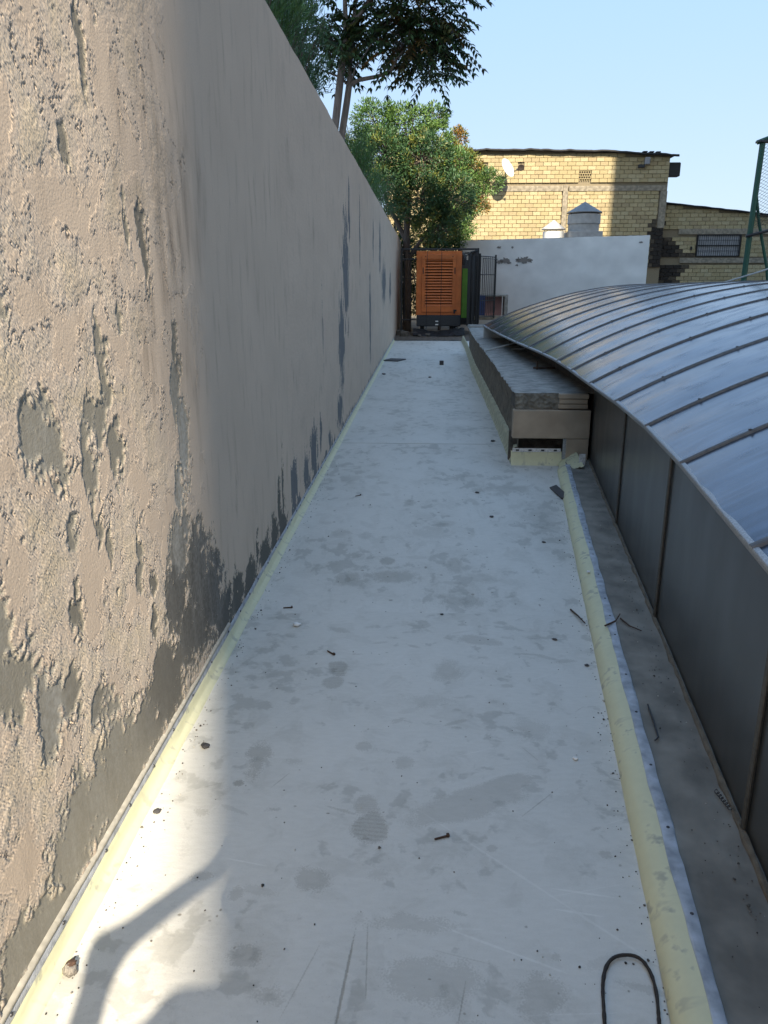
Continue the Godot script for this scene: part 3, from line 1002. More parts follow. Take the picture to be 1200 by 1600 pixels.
func build_right_ledge():
	# concrete ledge between the cove and the metal facade
	var l := MB.new()
	var f := nz(21, 3.0, 4)
	var lf := func(a, b):
		var z := lerpf(1.5, -6.98, b)
		return Vector3(lerpf(curb_x(z) + 0.075, facade_x(z) + 0.02, a), 0.056 + 0.006 * f.get_noise_2d(a * 2, z * 2) + (0.012 * smoothstep(0.9, 1.0, a)), z)
	l.grid(14, 120, lf, true)
	var lt := thing("ledge", "narrow grey concrete ledge between yellow cove and dark metal facade", "ledge")
	part("top", l, M.ledge, lt)
	var bead := MB.new()
	var g := nz(22, 6.0, 3)
	var bf := func(a, b):
		var z := lerpf(1.5, -6.95, b)
		var w := 0.013 + 0.008 * g.get_noise_1d(z * 2) + 0.006 * g.get_noise_1d(z * 9)
		var an: float = a * PI * 0.5
		return Vector3(facade_x(z) + 0.004 - w * cos(an), 0.060 + w * sin(an) * 0.8 + 0.004 * g.get_noise_2d(z * 8, a * 9), z)
	bead.grid(6, 160, bf, true)
	tag(part("mortar_bead", bead, M.mortar, lt), "brownish mortar bead along the facade's foot")
	var t := thing("cove_strip", "rounded pale yellow cove along the right edge of the white floor", "flashing")
	var path := []
	var z := 1.5
	while z > -6.75:
		path.append(Vector3(curb_x(z), 0.0015, z))
		z -= 0.06
	var prof := [Vector2(0.0, -0.006), Vector2(0.0, 0.006), Vector2(0.006, 0.022), Vector2(0.016, 0.037), Vector2(0.028, 0.047), Vector2(0.042, 0.054), Vector2(0.056, 0.059), Vector2(0.078, 0.063)]
	part("membrane", strip_mesh(path, prof, 0.004, 93), M.membrane, t)
	var tp := [Vector2(0.070, 0.0635), Vector2(0.073, 0.0665), Vector2(0.104, 0.067), Vector2(0.108, 0.058)]
	part("tape", strip_mesh(path, tp, 0.009, 94), worn(mat(0.50, 0.54, 0.60, 0.75), T.blotch, 2.0, 0.1, T.pits), t)
	var sp := []
	z = -1.05
	while z > -6.6:
		sp.append(Vector3(curb_x(z) + 0.092, 0.0675, z))
		z -= rnd(0.2, 0.42)
	screws(t, sp, Vector3.UP)

# ---------------------------------------------------------------- metal vault
const EAVE := [[2.5, 0.45], [0.0, 0.72], [-2.0, 0.94], [-3.25, 1.10], [-4.15, 1.195], [-5.0, 1.245], [-6.0, 1.27], [-7.2, 1.31], [-8.0, 1.315], [-8.9, 1.285], [-10.3, 1.20], [-11.8, 1.14], [-14.4, 1.075]]

func eave_x(z: float) -> float:
	for i in EAVE.size() - 1:
		if z >= EAVE[i + 1][0]:
			var t: float = (EAVE[i][0] - z) / (EAVE[i][0] - EAVE[i + 1][0])
			return lerpf(EAVE[i][1], EAVE[i + 1][1], t)
	return EAVE[-1][1]

func vault_at(z: float, s: float, lift := 0.0) -> Vector3:
	# s metres from the eave across the vault, an arc of radius 5.7 and rise 0.76
	var sn := 0.5 - s / 5.7
	var y := 5.7 * (sqrt(1.0 - sn * sn) - 0.8660254)
	var k := lerpf(0.111, 0.05, clampf((-z - 9.0) / 5.0, 0, 1))
	var far_drop := 0.05 * clampf((-z - 9.0) / 5.0, 0, 1) * clampf(s, 0, 1)
	return Vector3(eave_x(z) + s * 0.994, 0.87 + y + lift * sqrt(1.0 - sn * sn) - far_drop, z + k * s) + Vector3(-sn * lift, 0, 0)

func build_vault():
	var t := thing("vaulted_skylight", "low barrel vaulted metal roof with raised seams over dark panels", "roof")
	var roofm := mat(0.13, 0.155, 0.205, 0.2, 0.8)
	roofm.albedo_texture = tint(31, 0.03, 5, 0.62, 1.7, 512, 5, 1)
	roofm.uv1_triplanar = true
	roofm.uv1_world_triplanar = true
	roofm.uv1_scale = Vector3(0.5, 0.5, 1.3)
	# smears and dust are duller than the bare sheet
	var rim := nz(32, 0.014, 5, 25.0).get_seamless_image(512, 256, false, false, 0.15, true)
	rim.convert(Image.FORMAT_L8)
	rim.resize(512, 512, Image.INTERPOLATE_CUBIC)
	var d := rim.get_data()
	for k in d.size(): d[k] = clampi(int(50 + maxf(0.0, d[k] - 120) * 0.28), 0, 255)
	rim = Image.create_from_data(512, 512, false, Image.FORMAT_L8, d)
	rim.convert(Image.FORMAT_RGB8)
	roofm.roughness = 1.0
	roofm.metallic = 0.8
	roofm.roughness_texture = ImageTexture.create_from_image(rim)
	var seamm := worn(mat(0.16, 0.15, 0.145, 0.55, 0.5), T.grain, 2.0)
	var seams := [2.3, 1.4, 0.5, -0.4, -1.25, -2.15, -3.24, -4.13, -5.04, -5.97, -6.9, -7.75, -8.6, -9.45, -10.3, -11.15, -12.0, -12.85, -13.65, -14.4]
	var can := nz(33, 0.9, 3)
	for i in seams.size() - 1:
		var za: float = seams[i]
		var zb: float = seams[i + 1]
		var b := MB.new()
		var off := rnd(-0.004, 0.004)
		var fn := func(u, v):
			var z := lerpf(za, zb, v)
			var edge: float = sin(v * PI)
			return vault_at(z, u * 5.7, edge * (0.004 + off + 0.006 * can.get_noise_2d(u * 6.0, z * 2.0)))
		b.grid(56, 13, fn, true)
		part("roof_sheet", b, roofm, t)
	for i in seams.size():
		var z: float = seams[i]
		var b := MB.new()
		var wide := 0.013 if i % 3 != 2 else 0.019
		var fn := func(u, v):
			var a: float = (v - 0.5) * 2.0
			var lift := 0.017 * (1.0 - a * a * a * a) - 0.004
			return vault_at(z + a * wide, -0.006 + u * 5.71, lift)
		b.grid(56, 9, fn)
		part("seam_rib", b, seamm, t)
		# fixing screws on the ribs near the eave
		if z < -1.0 and z > -9.0:
			for k in 5:
				var p := vault_at(z, 0.25 + k * 0.42 + rnd(-0.05, 0.05), 0.012)
				var s := MB.new()
				s.lathe(Vector3.ZERO, [Vector2(0.009, 0), Vector2(0.008, 0.005), Vector2(0.0, 0.007)], 8)
				part("screw", s, M.metal_dark, t, p)
	# pale folded edge along the eave
	var e := MB.new()
	var prof := [Vector2(0.02, -0.018), Vector2(-0.006, -0.020), Vector2(-0.009, -0.002), Vector2(-0.006, 0.003), Vector2(0.008, 0.008)]
	var ef := func(u, v):
		var z := lerpf(2.3, -14.4, v)
		var k: Vector2 = prof[roundi(u * 4)]
		return Vector3(eave_x(z) + k.x, 0.87 + k.y, z)
	e.grid(5, 240, ef, true)
	part("eave_trim", e, worn(mat(0.50, 0.51, 0.52, 0.5, 0.3), T.pits, 3.0), t)
	# dark glossy panels under the eave
	var pm := mat(0.042, 0.043, 0.042, 0.24)
	pm.metallic_specular = 0.6
	pm.uv1_triplanar = true
	pm.uv1_world_triplanar = true
	pm.uv1_scale = Vector3(0.5, 0.22, 0.5)
	pm.roughness = 0.36
	pm.roughness_texture = T.blotch
	var joints := [2.0, 1.05, -0.45, -1.95, -3.46, -4.96, -7.02]
	for i in joints.size() - 1:
		var za: float = joints[i]
		var zb: float = joints[i + 1]
		var b := MB.new()
		var fn := func(u, v):
			var z := lerpf(za - 0.002, zb + 0.002, u)
			var y := lerpf(0.875, 0.05, v)
			return Vector3(facade_x(z) + 0.010 + 0.0008 * can.get_noise_2d(z * 2.0, y * 1.0), y, z)
		b.grid(24, 10, fn, true)
		part("wall_panel", b, pm, t)
	for i in range(1, joints.size() - 1):
		var z: float = joints[i]
		var b := MB.new()
		b.box(Vector3(facade_x(z) + 0.002, 0.46, z), Vector3(0.012, 0.80, 0.02), 0.003, Basis(Vector3.UP, atan(0.112)))
		part("cover_strip", b, worn(mat(0.11, 0.10, 0.085, 0.5, 0.3), T.grain, 3.0), t)
	# brown upstand beyond the parapet and the hidden end and far side
	var up := MB.new()
	var uf := func(u, v):
		var z := lerpf(-7.02, -14.4, u)
		return Vector3(1.53 - 0.03 * u, lerpf(0.89, 0.30, v), z)
	up.grid(30, 4, uf, true)
	part("upstand", up, worn(mat(0.11, 0.08, 0.06, 0.8), T.blotch, 1.0), t)
	var far := MB.new()
	var ff := func(u, v): return vault_at(-14.4, u * 5.7) * Vector3(1, 1 - v, 1) + Vector3(0, v * 0.1, 0)
	far.grid(30, 2, ff)
	part("end_wall", far, M.white_wall, t)
	var rs := MB.new()
	var rf := func(u, v): 
		var p := vault_at(lerpf(2.3, -14.4, u), 5.7)
		return Vector3(p.x - 0.05, lerpf(0.88, -0.05, v), p.z)
	rs.grid(20, 2, rf)
	part("side_wall", rs, M.white_wall, t)

# ---------------------------------------------------------------- parapet block
const PARA := [[-7.0, 0.815], [-9.0, 0.845], [-11.4, 0.875], [-14.9, 0.91], [-18.0, 0.99], [-20.0, 1.035], [-22.9, 1.07]]

func para_x(z: float) -> float:
	for i in PARA.size() - 1:
		if z >= PARA[i + 1][0]:
			var t: float = (PARA[i][0] - z) / (PARA[i][0] - PARA[i + 1][0])
			return lerpf(PARA[i][1], PARA[i + 1][1], t)
	return PARA[-1][1]

func build_parapet():
	var t := thing("parapet", "low concrete parapet with chipped side and tan clad end", "parapet")
	var f := nz(51, 5.0, 5)
	var fz := nz(52, 14.0, 4)
	# chipped left side and flat top as one rough skin
	var side := MB.new()
	var sf := func(u, v):
		var z := lerpf(-7.0, -18.6, u)
		var y := lerpf(0.655, 0.05, v)
		var x: float = para_x(z) + 0.062 + (0.022 * f.get_noise_2d(z, y * 2) + 0.010 * fz.get_noise_2d(z, y)) * (1.0 - 0.6 * v)
		if v < 0.35: x -= 0.05 * (1.0 - v / 0.35)
		return Vector3(x, y - (0.05 * maxf(0.0, f.get_noise_2d(z * 0.7, 3.0)) if v == 0.0 else 0.0), z)
	side.grid(260, 16, sf, true)
	tag(part("chipped_side", side, worn(mat(0.22, 0.185, 0.14, 0.95), T.blotch, 1.0, 0.8, T.pits), t), "brown broken side face of the parapet")
	var top := MB.new()
	var tf := func(u, v):
		var z := lerpf(-7.0, -18.6, v)
		var y := 0.655 + 0.010 * f.get_noise_2d(z, u * 3)
		var x := lerpf(para_x(z) + 0.004 + 0.02 * f.get_noise_2d(z, 1.3), 1.54, u)
		if u == 0.0: y -= 0.05 * maxf(0.0, f.get_noise_2d(z * 0.7, 3.0)) - 0.0
		return Vector3(x, y, z)
	top.grid(24, 200, tf, true)
	part("top", top, M.concrete, t)
	# the end that faces the viewer: slab edge, cornice, tan cladding, pier
	var edge := MB.new()
	var ef := func(u, v):
		var x := lerpf(0.828, 1.222, u)
		var y := lerpf(0.655, 0.512, v)
		return Vector3(x, y, -6.975 + 0.02 * fz.get_noise_2d(x * 1.5, y * 1.5) - 0.02 * (1.0 - v))
	edge.grid(40, 16, ef)
	part("slab_edge", edge, worn(mat(0.24, 0.22, 0.18, 0.95), T.blotch, 1.4, 0.8, T.pits), t)
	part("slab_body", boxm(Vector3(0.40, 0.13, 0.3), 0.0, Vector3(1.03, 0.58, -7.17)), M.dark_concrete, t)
	for k in 3:
		part("cornice_step", boxm(Vector3(0.262 - 0.012 * (k % 2), 0.042, 0.09 - 0.018 * k), 0.004, Vector3(1.345, 0.634 - 0.046 * k, -6.99)), M.tan, t)
	part("cladding", boxm(Vector3(0.69, 0.258, 0.10), 0.005, Vector3(1.158, 0.381, -6.99)), M.tan, t)
	part("pier", boxm(Vector3(0.20, 0.24, 0.10), 0.004, Vector3(1.402, 0.129, -6.994)), M.tan, t)
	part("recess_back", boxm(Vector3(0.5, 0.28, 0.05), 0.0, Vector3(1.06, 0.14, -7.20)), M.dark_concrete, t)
	part("conduit", boxm(Vector3(0.03, 0.19, 0.035), 0.004, Vector3(1.29, 0.155, -6.965)), worn(mat(0.35, 0.36, 0.36, 0.6), T.grain, 3.0), t)
	var cap := MB.new()
	cap.box(Vector3(1.22, 0.635, -18.2), Vector3(0.42, 0.10, 0.8), 0.02)
	part("end_stone", cap, M.stone, t)
	# cove at its foot
	var c := thing("cove_strip", "pale yellow cove along the foot of the chipped parapet", "flashing")
	var path := []
	var z := -7.05
	while z > -22.9:
		path.append(Vector3(para_x(z), 0.0015, z))
		z -= 0.07
	var prof := [Vector2(0.0, -0.006), Vector2(0.002, 0.004), Vector2(0.012, 0.018), Vector2(0.022, 0.050), Vector2(0.030, 0.095), Vector2(0.034, 0.145), Vector2(0.064, 0.155)]
	part("membrane", strip_mesh(path, prof, 0.010, 95), worn(mat(0.62, 0.60, 0.42, 0.7), T.blotch, 1.5, 0.2, T.pits), c)
	var c2 := thing("cove_strip", "short bright yellow cove with white taped edge under tan cladding", "flashing")
	var p2 := []
	for k in 12: p2.append(Vector3(0.812 + 0.042 * k, 0.0015, -6.995))
	part("membrane", strip_mesh(p2, [Vector2(0.05, -0.006), Vector2(0.048, 0.004), Vector2(0.034, 0.016), Vector2(0.020, 0.040), Vector2(0.010, 0.08), Vector2(0.004, 0.118), Vector2(-0.03, 0.120)], 0.004, 96, false), M.membrane, c2)
	part("white_tape", boxm(Vector3(0.44, 0.035, 0.008), 0.002, Vector3(1.045, 0.135, -6.990)), M.white_tape, c2)
	for k in 4:
		part("tape_clip", boxm(Vector3(0.03, 0.016, 0.006), 0.002, Vector3(0.87 + k * 0.115, 0.134, -6.985)), M.metal_dark, c2)
	# the turn where the short cove meets the long one
	var kn := MB.new()
	var kf := func(u, v):
		var x := lerpf(1.235, 1.40, u)
		var q := lerpf(-7.0, -6.62, v)
		return Vector3(x, 0.012 + 0.07 * sin(u * 1.4) + 0.05 * (1.0 - v) * u + 0.012 * fz.get_noise_2d(u * 0.8, v * 0.8), q + 0.05 * u)
	kn.grid(14, 14, kf, false)
	tag(part("corner_patch", kn, M.membrane, c2), "crumpled yellow membrane at the corner")
	part("white_bracket", boxm(Vector3(0.055, 0.10, 0.01), 0.002, Vector3(1.405, 0.115, -6.70)), M.white_tape, c2)

# ---------------------------------------------------------------- generator and its cage
func build_generator():
	var g := thing("generator", "orange louvred generator cabinet on dark base at the alley end", "generator", Vector3(0.43, 0, -25.0))
	# a hollow sheet metal cabinet with an opening behind the louvres
	for s in [-1, 1]:
		part("side_panel", boxm(Vector3(0.03, 1.91, 2.56), 0.004, Vector3(s * 0.685, 1.605, -1.32)), M.orange, g)
		part("front_stile", boxm(Vector3(0.28, 1.91, 0.04), 0.006, Vector3(s * 0.56, 1.605, -0.02)), M.orange, g)
	part("roof_panel", boxm(Vector3(1.34, 0.03, 2.56), 0.004, Vector3(0, 2.543, -1.32)), M.orange, g)
	part("rear_panel", boxm(Vector3(1.34, 1.88, 0.03), 0.004, Vector3(0, 1.59, -2.585)), M.orange, g)
	part("front_rail", boxm(Vector3(0.84, 0.20, 0.04), 0.006, Vector3(0, 2.46, -0.02)), M.orange, g)
	part("front_rail", boxm(Vector3(0.84, 0.28, 0.04), 0.006, Vector3(0, 0.79, -0.02)), M.orange, g)
	part("base", boxm(Vector3(1.38, 0.34, 2.7), 0.02, Vector3(0.01, 0.475, -1.33)), M.plastic_dark, g)
	for k in 2: part("skid", boxm(Vector3(0.12, 0.30, 2.4), 0.01, Vector3(-0.5 + k, 0.15, -1.4)), M.black, g)
	# door: a frame standing proud round 17 tilted slats
	var door := part("door", boxm(Vector3(1.06, 0.14, 0.03), 0.006, Vector3(0, 2.39, 0.017)), M.orange, g)
	part("door_rail", boxm(Vector3(1.06, 0.18, 0.03), 0.006, Vector3(0, 0.83, 0.017)), M.orange, door)
	for s in [-1, 1]: part("door_stile", boxm(Vector3(0.11, 1.395, 0.03), 0.006, Vector3(s * 0.475, 1.6205, 0.017)), M.orange, door)
	for k in 17:
		var s := MB.new()
		s.box(Vector3.ZERO, Vector3(0.84, 0.066, 0.006), 0.002, Basis(Vector3.RIGHT, -0.66))
		part("slat", s, M.orange, door, Vector3(0, 0.955 + k * 0.0845, 0.008))
	for s in [-1, 1]:
		part("handle", boxm(Vector3(0.03, 0.19, 0.03), 0.006, Vector3(s * 0.49, 1.98, 0.03)), M.black, g)
		part("hinge", boxm(Vector3(0.03, 0.03, 0.03), 0.004, Vector3(s * 0.42, 2.40, 0.025)), M.black, g)
	part("latch", boxm(Vector3(0.10, 0.05, 0.03), 0.006, Vector3(0.52, 0.79, 0.03)), M.black, g)
	part("latch_bolt", boxm(Vector3(0.05, 0.12, 0.02), 0.004, Vector3(0.50, 0.76, 0.045)), M.black, g)
	for k in 2: part("sticker", boxm(Vector3(0.09, 0.035, 0.004), 0.0, Vector3(-0.04, 0.46 - 0.1 * k, 0.0225)), M.white, g)
	solo("green_board", boxm(Vector3(0.17, 1.5, 0.04), 0.006, Vector3(0, 0.75, 0)), worn(mat(0.13, 0.33, 0.04, 0.6), T.soft, 0.6), "bright green board between the generator and the open gate", "board", Vector3(1.25, 0.55, -25.4))
	part("side_baffle", boxm(Vector3(0.45, 2.1, 0.05), 0.01, Vector3(0.95, 1.3, -2.0)), M.plastic_dark, g)
	var ex := MB.new()
	ex.tube([Vector3(0.74, 2.15, -0.3), Vector3(0.77, 2.30, -0.3), Vector3(0.76, 2.42, -0.32), Vector3(0.70, 2.48, -0.35)], 0.09, 0.08, 12)
	part("exhaust_pipe", ex, M.black, g)
	# sagging tarpaulin under the base
	var tarp := MB.new()
	var f := nz(61, 2.0, 4)
	var tf := func(u, v):
		var x := lerpf(-0.35, 1.25, u)
		var sag := 0.19 * sin(PI * u)
		return Vector3(x, 0.035 + 0.22 * absf(u - 0.45) * (1.0 - v * 0.6) + 0.12 * (1.0 - v) + 0.04 * f.get_noise_2d(u * 3, v * 3), -24.95 + v * (0.55 + 0.1 * sag))
	tarp.grid(30, 14, tf)
	solo("tarpaulin", tarp, M.black, "black tarpaulin crumpled under the orange generator", "tarpaulin")
	var rub := [[-0.62, -24.5, 0.5], [-0.3, -24.7, 0.4], [-0.75, -24.9, 0.55], [-0.15, -24.3, 0.25], [0.1, -24.5, 0.3]]
	for i in rub.size():
		var q = rub[i]
		var b := MB.new()
		b.box(Vector3(0, 0.07 * q[2] * 2, 0), Vector3(0.42, 0.28, 0.3) * q[2] * 1.3, 0.03, Basis(Vector3.UP, i * 0.7))
		solo("rubble_block", b, M.dark_concrete, ["nearest dark rubble block at the wall foot before the cage", "dark rubble block between wall and tarpaulin, second from the wall", "largest dark rubble block against the wall under the cage", "small dark rubble block lying nearest the white floor's end", "small dark rubble block touching the black tarpaulin"][i], "rubble", Vector3(q[0], 0.02, q[1]), "rubble blocks by the generator")

func bar(parent: Node, called: String, a: Vector3, b: Vector3, w := 0.016, m: Material = null):
	var s := MB.new()
	s.tube([a, b], w * 0.5, w * 0.5, 6)
	part(called, s, m if m else M.black, parent)

func build_cage():
	var z := -24.72
	var c := thing("cage", "black steel cage of thin bars around the orange generator", "cage")
	for x in [-0.72, 1.60]:
		part("post", boxm(Vector3(0.06, 2.42, 0.06), 0.006, Vector3(x, 1.42, z)), M.black, c)
		part("post", boxm(Vector3(0.06, 2.42, 0.06), 0.006, Vector3(x, 1.42, z - 3.2)), M.black, c)
		part("side_rail", boxm(Vector3(0.05, 0.05, 3.2), 0.005, Vector3(x, 2.60, z - 1.6)), M.black, c)
	part("top_rail", boxm(Vector3(2.38, 0.05, 0.05), 0.005, Vector3(0.44, 2.60, z)), M.black, c)
	part("top_rail", boxm(Vector3(2.38, 0.05, 0.05), 0.005, Vector3(0.44, 2.60, z - 3.2)), M.black, c)
	for x in [0.06, 0.50]: bar(c, "bar", Vector3(x, 0.25, z), Vector3(x, 2.60, z), 0.016)
	# low left panel
	part("mid_rail", boxm(Vector3(0.46, 0.04, 0.04), 0.005, Vector3(-0.48, 2.31, z)), M.black, c)
	part("bottom_rail", boxm(Vector3(0.46, 0.04, 0.04), 0.005, Vector3(-0.48, 0.52, z)), M.black, c)
	for k in 4: bar(c, "bar", Vector3(-0.62 + k * 0.1, 0.52, z), Vector3(-0.62 + k * 0.1, 2.31, z), 0.014)
	bar(c, "bar", Vector3(-0.72, 1.75, z), Vector3(-0.26, 1.75, z), 0.014)
	# the side bars on the right
	for k in 14: bar(c, "bar", Vector3(1.60, 0.3, z - 0.25 - k * 0.21), Vector3(1.60, 2.60, z - 0.25 - k * 0.21), 0.016)
	for y in [0.9, 1.7]: bar(c, "bar", Vector3(1.60, y, z), Vector3(1.60, y, z - 3.2), 0.02)
	# open gate
	var g := thing("gate", "black steel gate standing open at the cage's right front", "gate", Vector3(1.33, 0.34, -24.35), -0.25)
	for k in 2: part("stile", boxm(Vector3(0.09, 2.12, 0.05), 0.006, Vector3(0.20 * k, 1.08, -0.5 * k)), M.black, g)
	part("infill_sheet", boxm(Vector3(0.03, 2.0, 0.4), 0.0, Vector3(0.1, 1.06, -0.25)), M.black, g)
	var arch := MB.new()
	arch.tube([Vector3(-0.16, 1.95, 0.1), Vector3(-0.08, 2.06, 0.06), Vector3(0.04, 2.16, 0.0), Vector3(0.2, 2.22, -0.2)], 0.02, 0.02, 6)
	part("arched_rail", arch, M.black, g)
	for k in 4: bar(g, "bar", Vector3(0.04 + k * 0.04, 0.05, -0.1 - k * 0.1), Vector3(0.04 + k * 0.04, 2.12, -0.1 - k * 0.1), 0.014)
	# lower fence panel behind the cage
	var f := thing("bar_fence", "low black fence of vertical bars in front of white wall", "fence", Vector3.ZERO)
	var a := Vector3(1.66, 0, -24.2)
	var b := Vector3(2.18, 0, -25.2)
	for k in 9:
		var p := a.lerp(b, k / 8.0)
		bar(f, "bar", p + Vector3(0, 0.62, 0), p + Vector3(0, 2.40, 0), 0.016)
		if k < 8:
			var p2 := p + Vector3(0.02, 0, 0.7)
			bar(f, "bar", p2 + Vector3(0, 0.75, 0), p2 + Vector3(0, 2.30, 0), 0.012)
	for y in [0.62, 1.10, 1.86, 2.38]: bar(f, "rail", a + Vector3(0, y, 0), b + Vector3(0, y, 0), 0.028)
	bar(f, "rail", a + Vector3(0, 2.3, 0.7), b + Vector3(0, 2.3, 0.7), 0.02)
	part("post", boxm(Vector3(0.05, 1.9, 0.05), 0.004, Vector3(2.18, 1.5, -25.2)), M.black, f)
	# pink niche wall
	var n := thing("niche_wall", "low pink wall framed in bare concrete right of the cage", "wall")
	part("pink_back", boxm(Vector3(0.85, 0.68, 0.08), 0.0, Vector3(2.10, 0.86, -26.3)), worn(mat(0.66, 0.36, 0.33, 0.85), T.soft, 0.7), n)
	part("side_jamb", boxm(Vector3(0.11, 1.24, 0.6), 0.01, Vector3(2.62, 0.64, -26.1)), M.concrete, n)
	part("lintel", boxm(Vector3(1.0, 0.06, 0.6), 0.008, Vector3(2.07, 1.23, -26.1)), M.concrete, n)
	part("sill", boxm(Vector3(1.1, 0.12, 0.5), 0.01, Vector3(2.1, 0.55, -25.62)), worn(mat(0.30, 0.25, 0.18, 0.9), T.blotch, 1.0), n)
	solo("blue_board", boxm(Vector3(0.26, 0.62, 0.03), 0.006, Vector3(0, 0.31, 0)), worn(mat(0.03, 0.055, 0.17, 0.6), T.soft, 1.0), "dark blue board standing on the sill left of pink wall", "board", Vector3(1.80, 0.612, -25.75))

# ---------------------------------------------------------------- white annex with roof vents
func build_white_annex():
	var t := thing("white_annex", "plain white rendered annex wall behind the metal vault", "building")
	var a := Vector3(1.22, 0, -28.75)
	var b := Vector3(6.90, 0, -25.5)
	var dir := (b - a).normalized()
	var nrm := Vector3(-dir.z, 0, dir.x)
	if nrm.z < 0: nrm = -nrm
	var m := MB.new()
	var bk := Vector3(1.2, 0, -7.0)
	var h0 := 3.045
	var h1 := 3.03
	var wob := nz(71, 1.2, 3)
	var wf := func(u, v):
		var p := a.lerp(b, u)
		return Vector3(p.x, lerpf((lerpf(h0, h1, u) + 0.012 * wob.get_noise_1d(u * 20)) , -0.05, v), p.z) + nrm * 0.008 * wob.get_noise_2d(u * 8, v * 4)
	m.grid(90, 40, wf)
	part("front_wall", m, M.white_wall, t)
	var r := MB.new()
	r.quad(a + Vector3(0, h0, 0), a + bk + Vector3(0, h0, 0), b + bk + Vector3(0, h1, 0), b + Vector3(0, h1, 0))
	part("roof", r, M.concrete, t)
	var s := MB.new()
	s.quad(b + Vector3(0, h1, 0), b + bk + Vector3(0, h1, 0), b + bk, b)
	s.quad(a + bk + Vector3(0, h0, 0), a + Vector3(0, h0, 0), a, a + bk)
	part("side_wall", s, M.white_wall, t)
	# places where the render has come off, as shallow flakes of bare cement
	var fm := worn(mat(0.28, 0.26, 0.235, 0.95), T.pits, 4.0)
	for q in [[0.27, 2.36, 0.16, 0.10], [0.238, 2.33, 0.09, 0.07], [0.375, 2.37, 0.20, 0.11], [0.34, 2.38, 0.07, 0.06], [0.228, 2.79, 0.08, 0.035], [0.305, 2.78, 0.04, 0.03], [0.335, 2.2, 0.04, 0.03], [0.41, 2.36, 0.07, 0.03], [0.96, 2.83, 0.06, 0.02]]:
		var p := a.lerp(b, q[0]) + Vector3(0, q[1], 0) + nrm * 0.016
		var bm := MB.new()
		var pts := []
		var rr := nz(int(q[0] * 1000), 1.4, 3)
		for k in 22:
			var an := TAU * k / 22
			var rad := 1.0 + 1.1 * rr.get_noise_2d(cos(an) * 1.3, sin(an) * 1.3)
			pts.append(p + dir * cos(an) * q[2] * rad + Vector3(0, sin(an) * q[3] * rad, 0))
		for k in 22: bm.tri(p, pts[k], pts[(k + 1) % 22], p - nrm)
		part("bare_patch", bm, fm, t)
	# roof vents
	var vents := [[Vector3(4.79, 3.03, -31.0), 0.41, 0.0, "white roof vent with conical cap, fully in the sun", 0.80], [Vector3(5.90, 3.03, -31.0), 0.60, 0.36, "taller grey roof vent with conical cap and collar", 0.40]]
	for q in vents:
		var p: Vector3 = q[0]
		var r0: float = q[1]
		var up: float = q[2]
		var vt := thing("roof_vent", q[3], "vent", p, 0.0, "vents on the white annex roof")
		var wm := worn(mat(q[4], q[4], q[4] * 0.98, 0.7), T.soft, 1.0)
		var bd := MB.new()
		bd.lathe(Vector3.ZERO, [Vector2(r0, 0), Vector2(r0, 0.12), Vector2(r0 * 0.94, 0.13), Vector2(r0 * 0.94, 0.44 + up)], 32)
		part("drum", bd, wm, vt)
		if up > 0.0:
			part("plinth", boxm(Vector3(r0 * 2.02, 0.42, r0 * 2.02), 0.01, Vector3(0, 0.21, 0)), wm, vt)
			var co := MB.new()
			co.lathe(Vector3(0, 0.70, 0), [Vector2(r0 * 0.94, 0), Vector2(r0, 0.0), Vector2(r0, 0.33), Vector2(r0 * 0.9, 0.345)], 32)
			part("collar", co, wm, vt)
		var top: float = 0.50 + up + (0.21 if up > 0.0 else 0.0)
		var ca := MB.new()
		ca.lathe(Vector3(0, top, 0), [Vector2(0.0, 0.03), Vector2(r0 * 1.07, 0.0), Vector2(r0 * 1.09, 0.03), Vector2(0.03, 0.40 if up > 0.0 else 0.34), Vector2(0, 0.41 if up > 0.0 else 0.35)], 14)
		part("cap", ca, worn(mat(0.60, 0.57, 0.53, 0.6, 0.0) if up == 0.0 else mat(0.22, 0.22, 0.22, 0.5, 0.2), T.soft, 1.2), vt)
		for k in 4:
			var an := TAU * k / 4 + 0.5
			bar(vt, "cap_stay", Vector3(cos(an), 0, sin(an)) * r0 * 0.85 + Vector3(0, top - 0.14, 0), Vector3(cos(an), 0, sin(an)) * r0 * 0.85 + Vector3(0, top + 0.05, 0), 0.02)

# ---------------------------------------------------------------- limestone block houses
func soot(x: float, y: float) -> float:
	# matter on the wall: a dark tar and soot stain round the inner corner
	var d1 := Vector2((x - 12.25) / 0.95, (y - 2.6) / 1.25).length()
	var d2 := Vector2((x - 11.75) / 0.45, (y - 3.9) / 0.9).length()
	var d3 := Vector2((x - 13.0) / 0.75, (y - 2.75) / 0.35).length()
	return minf(d1, minf(d2, d3))

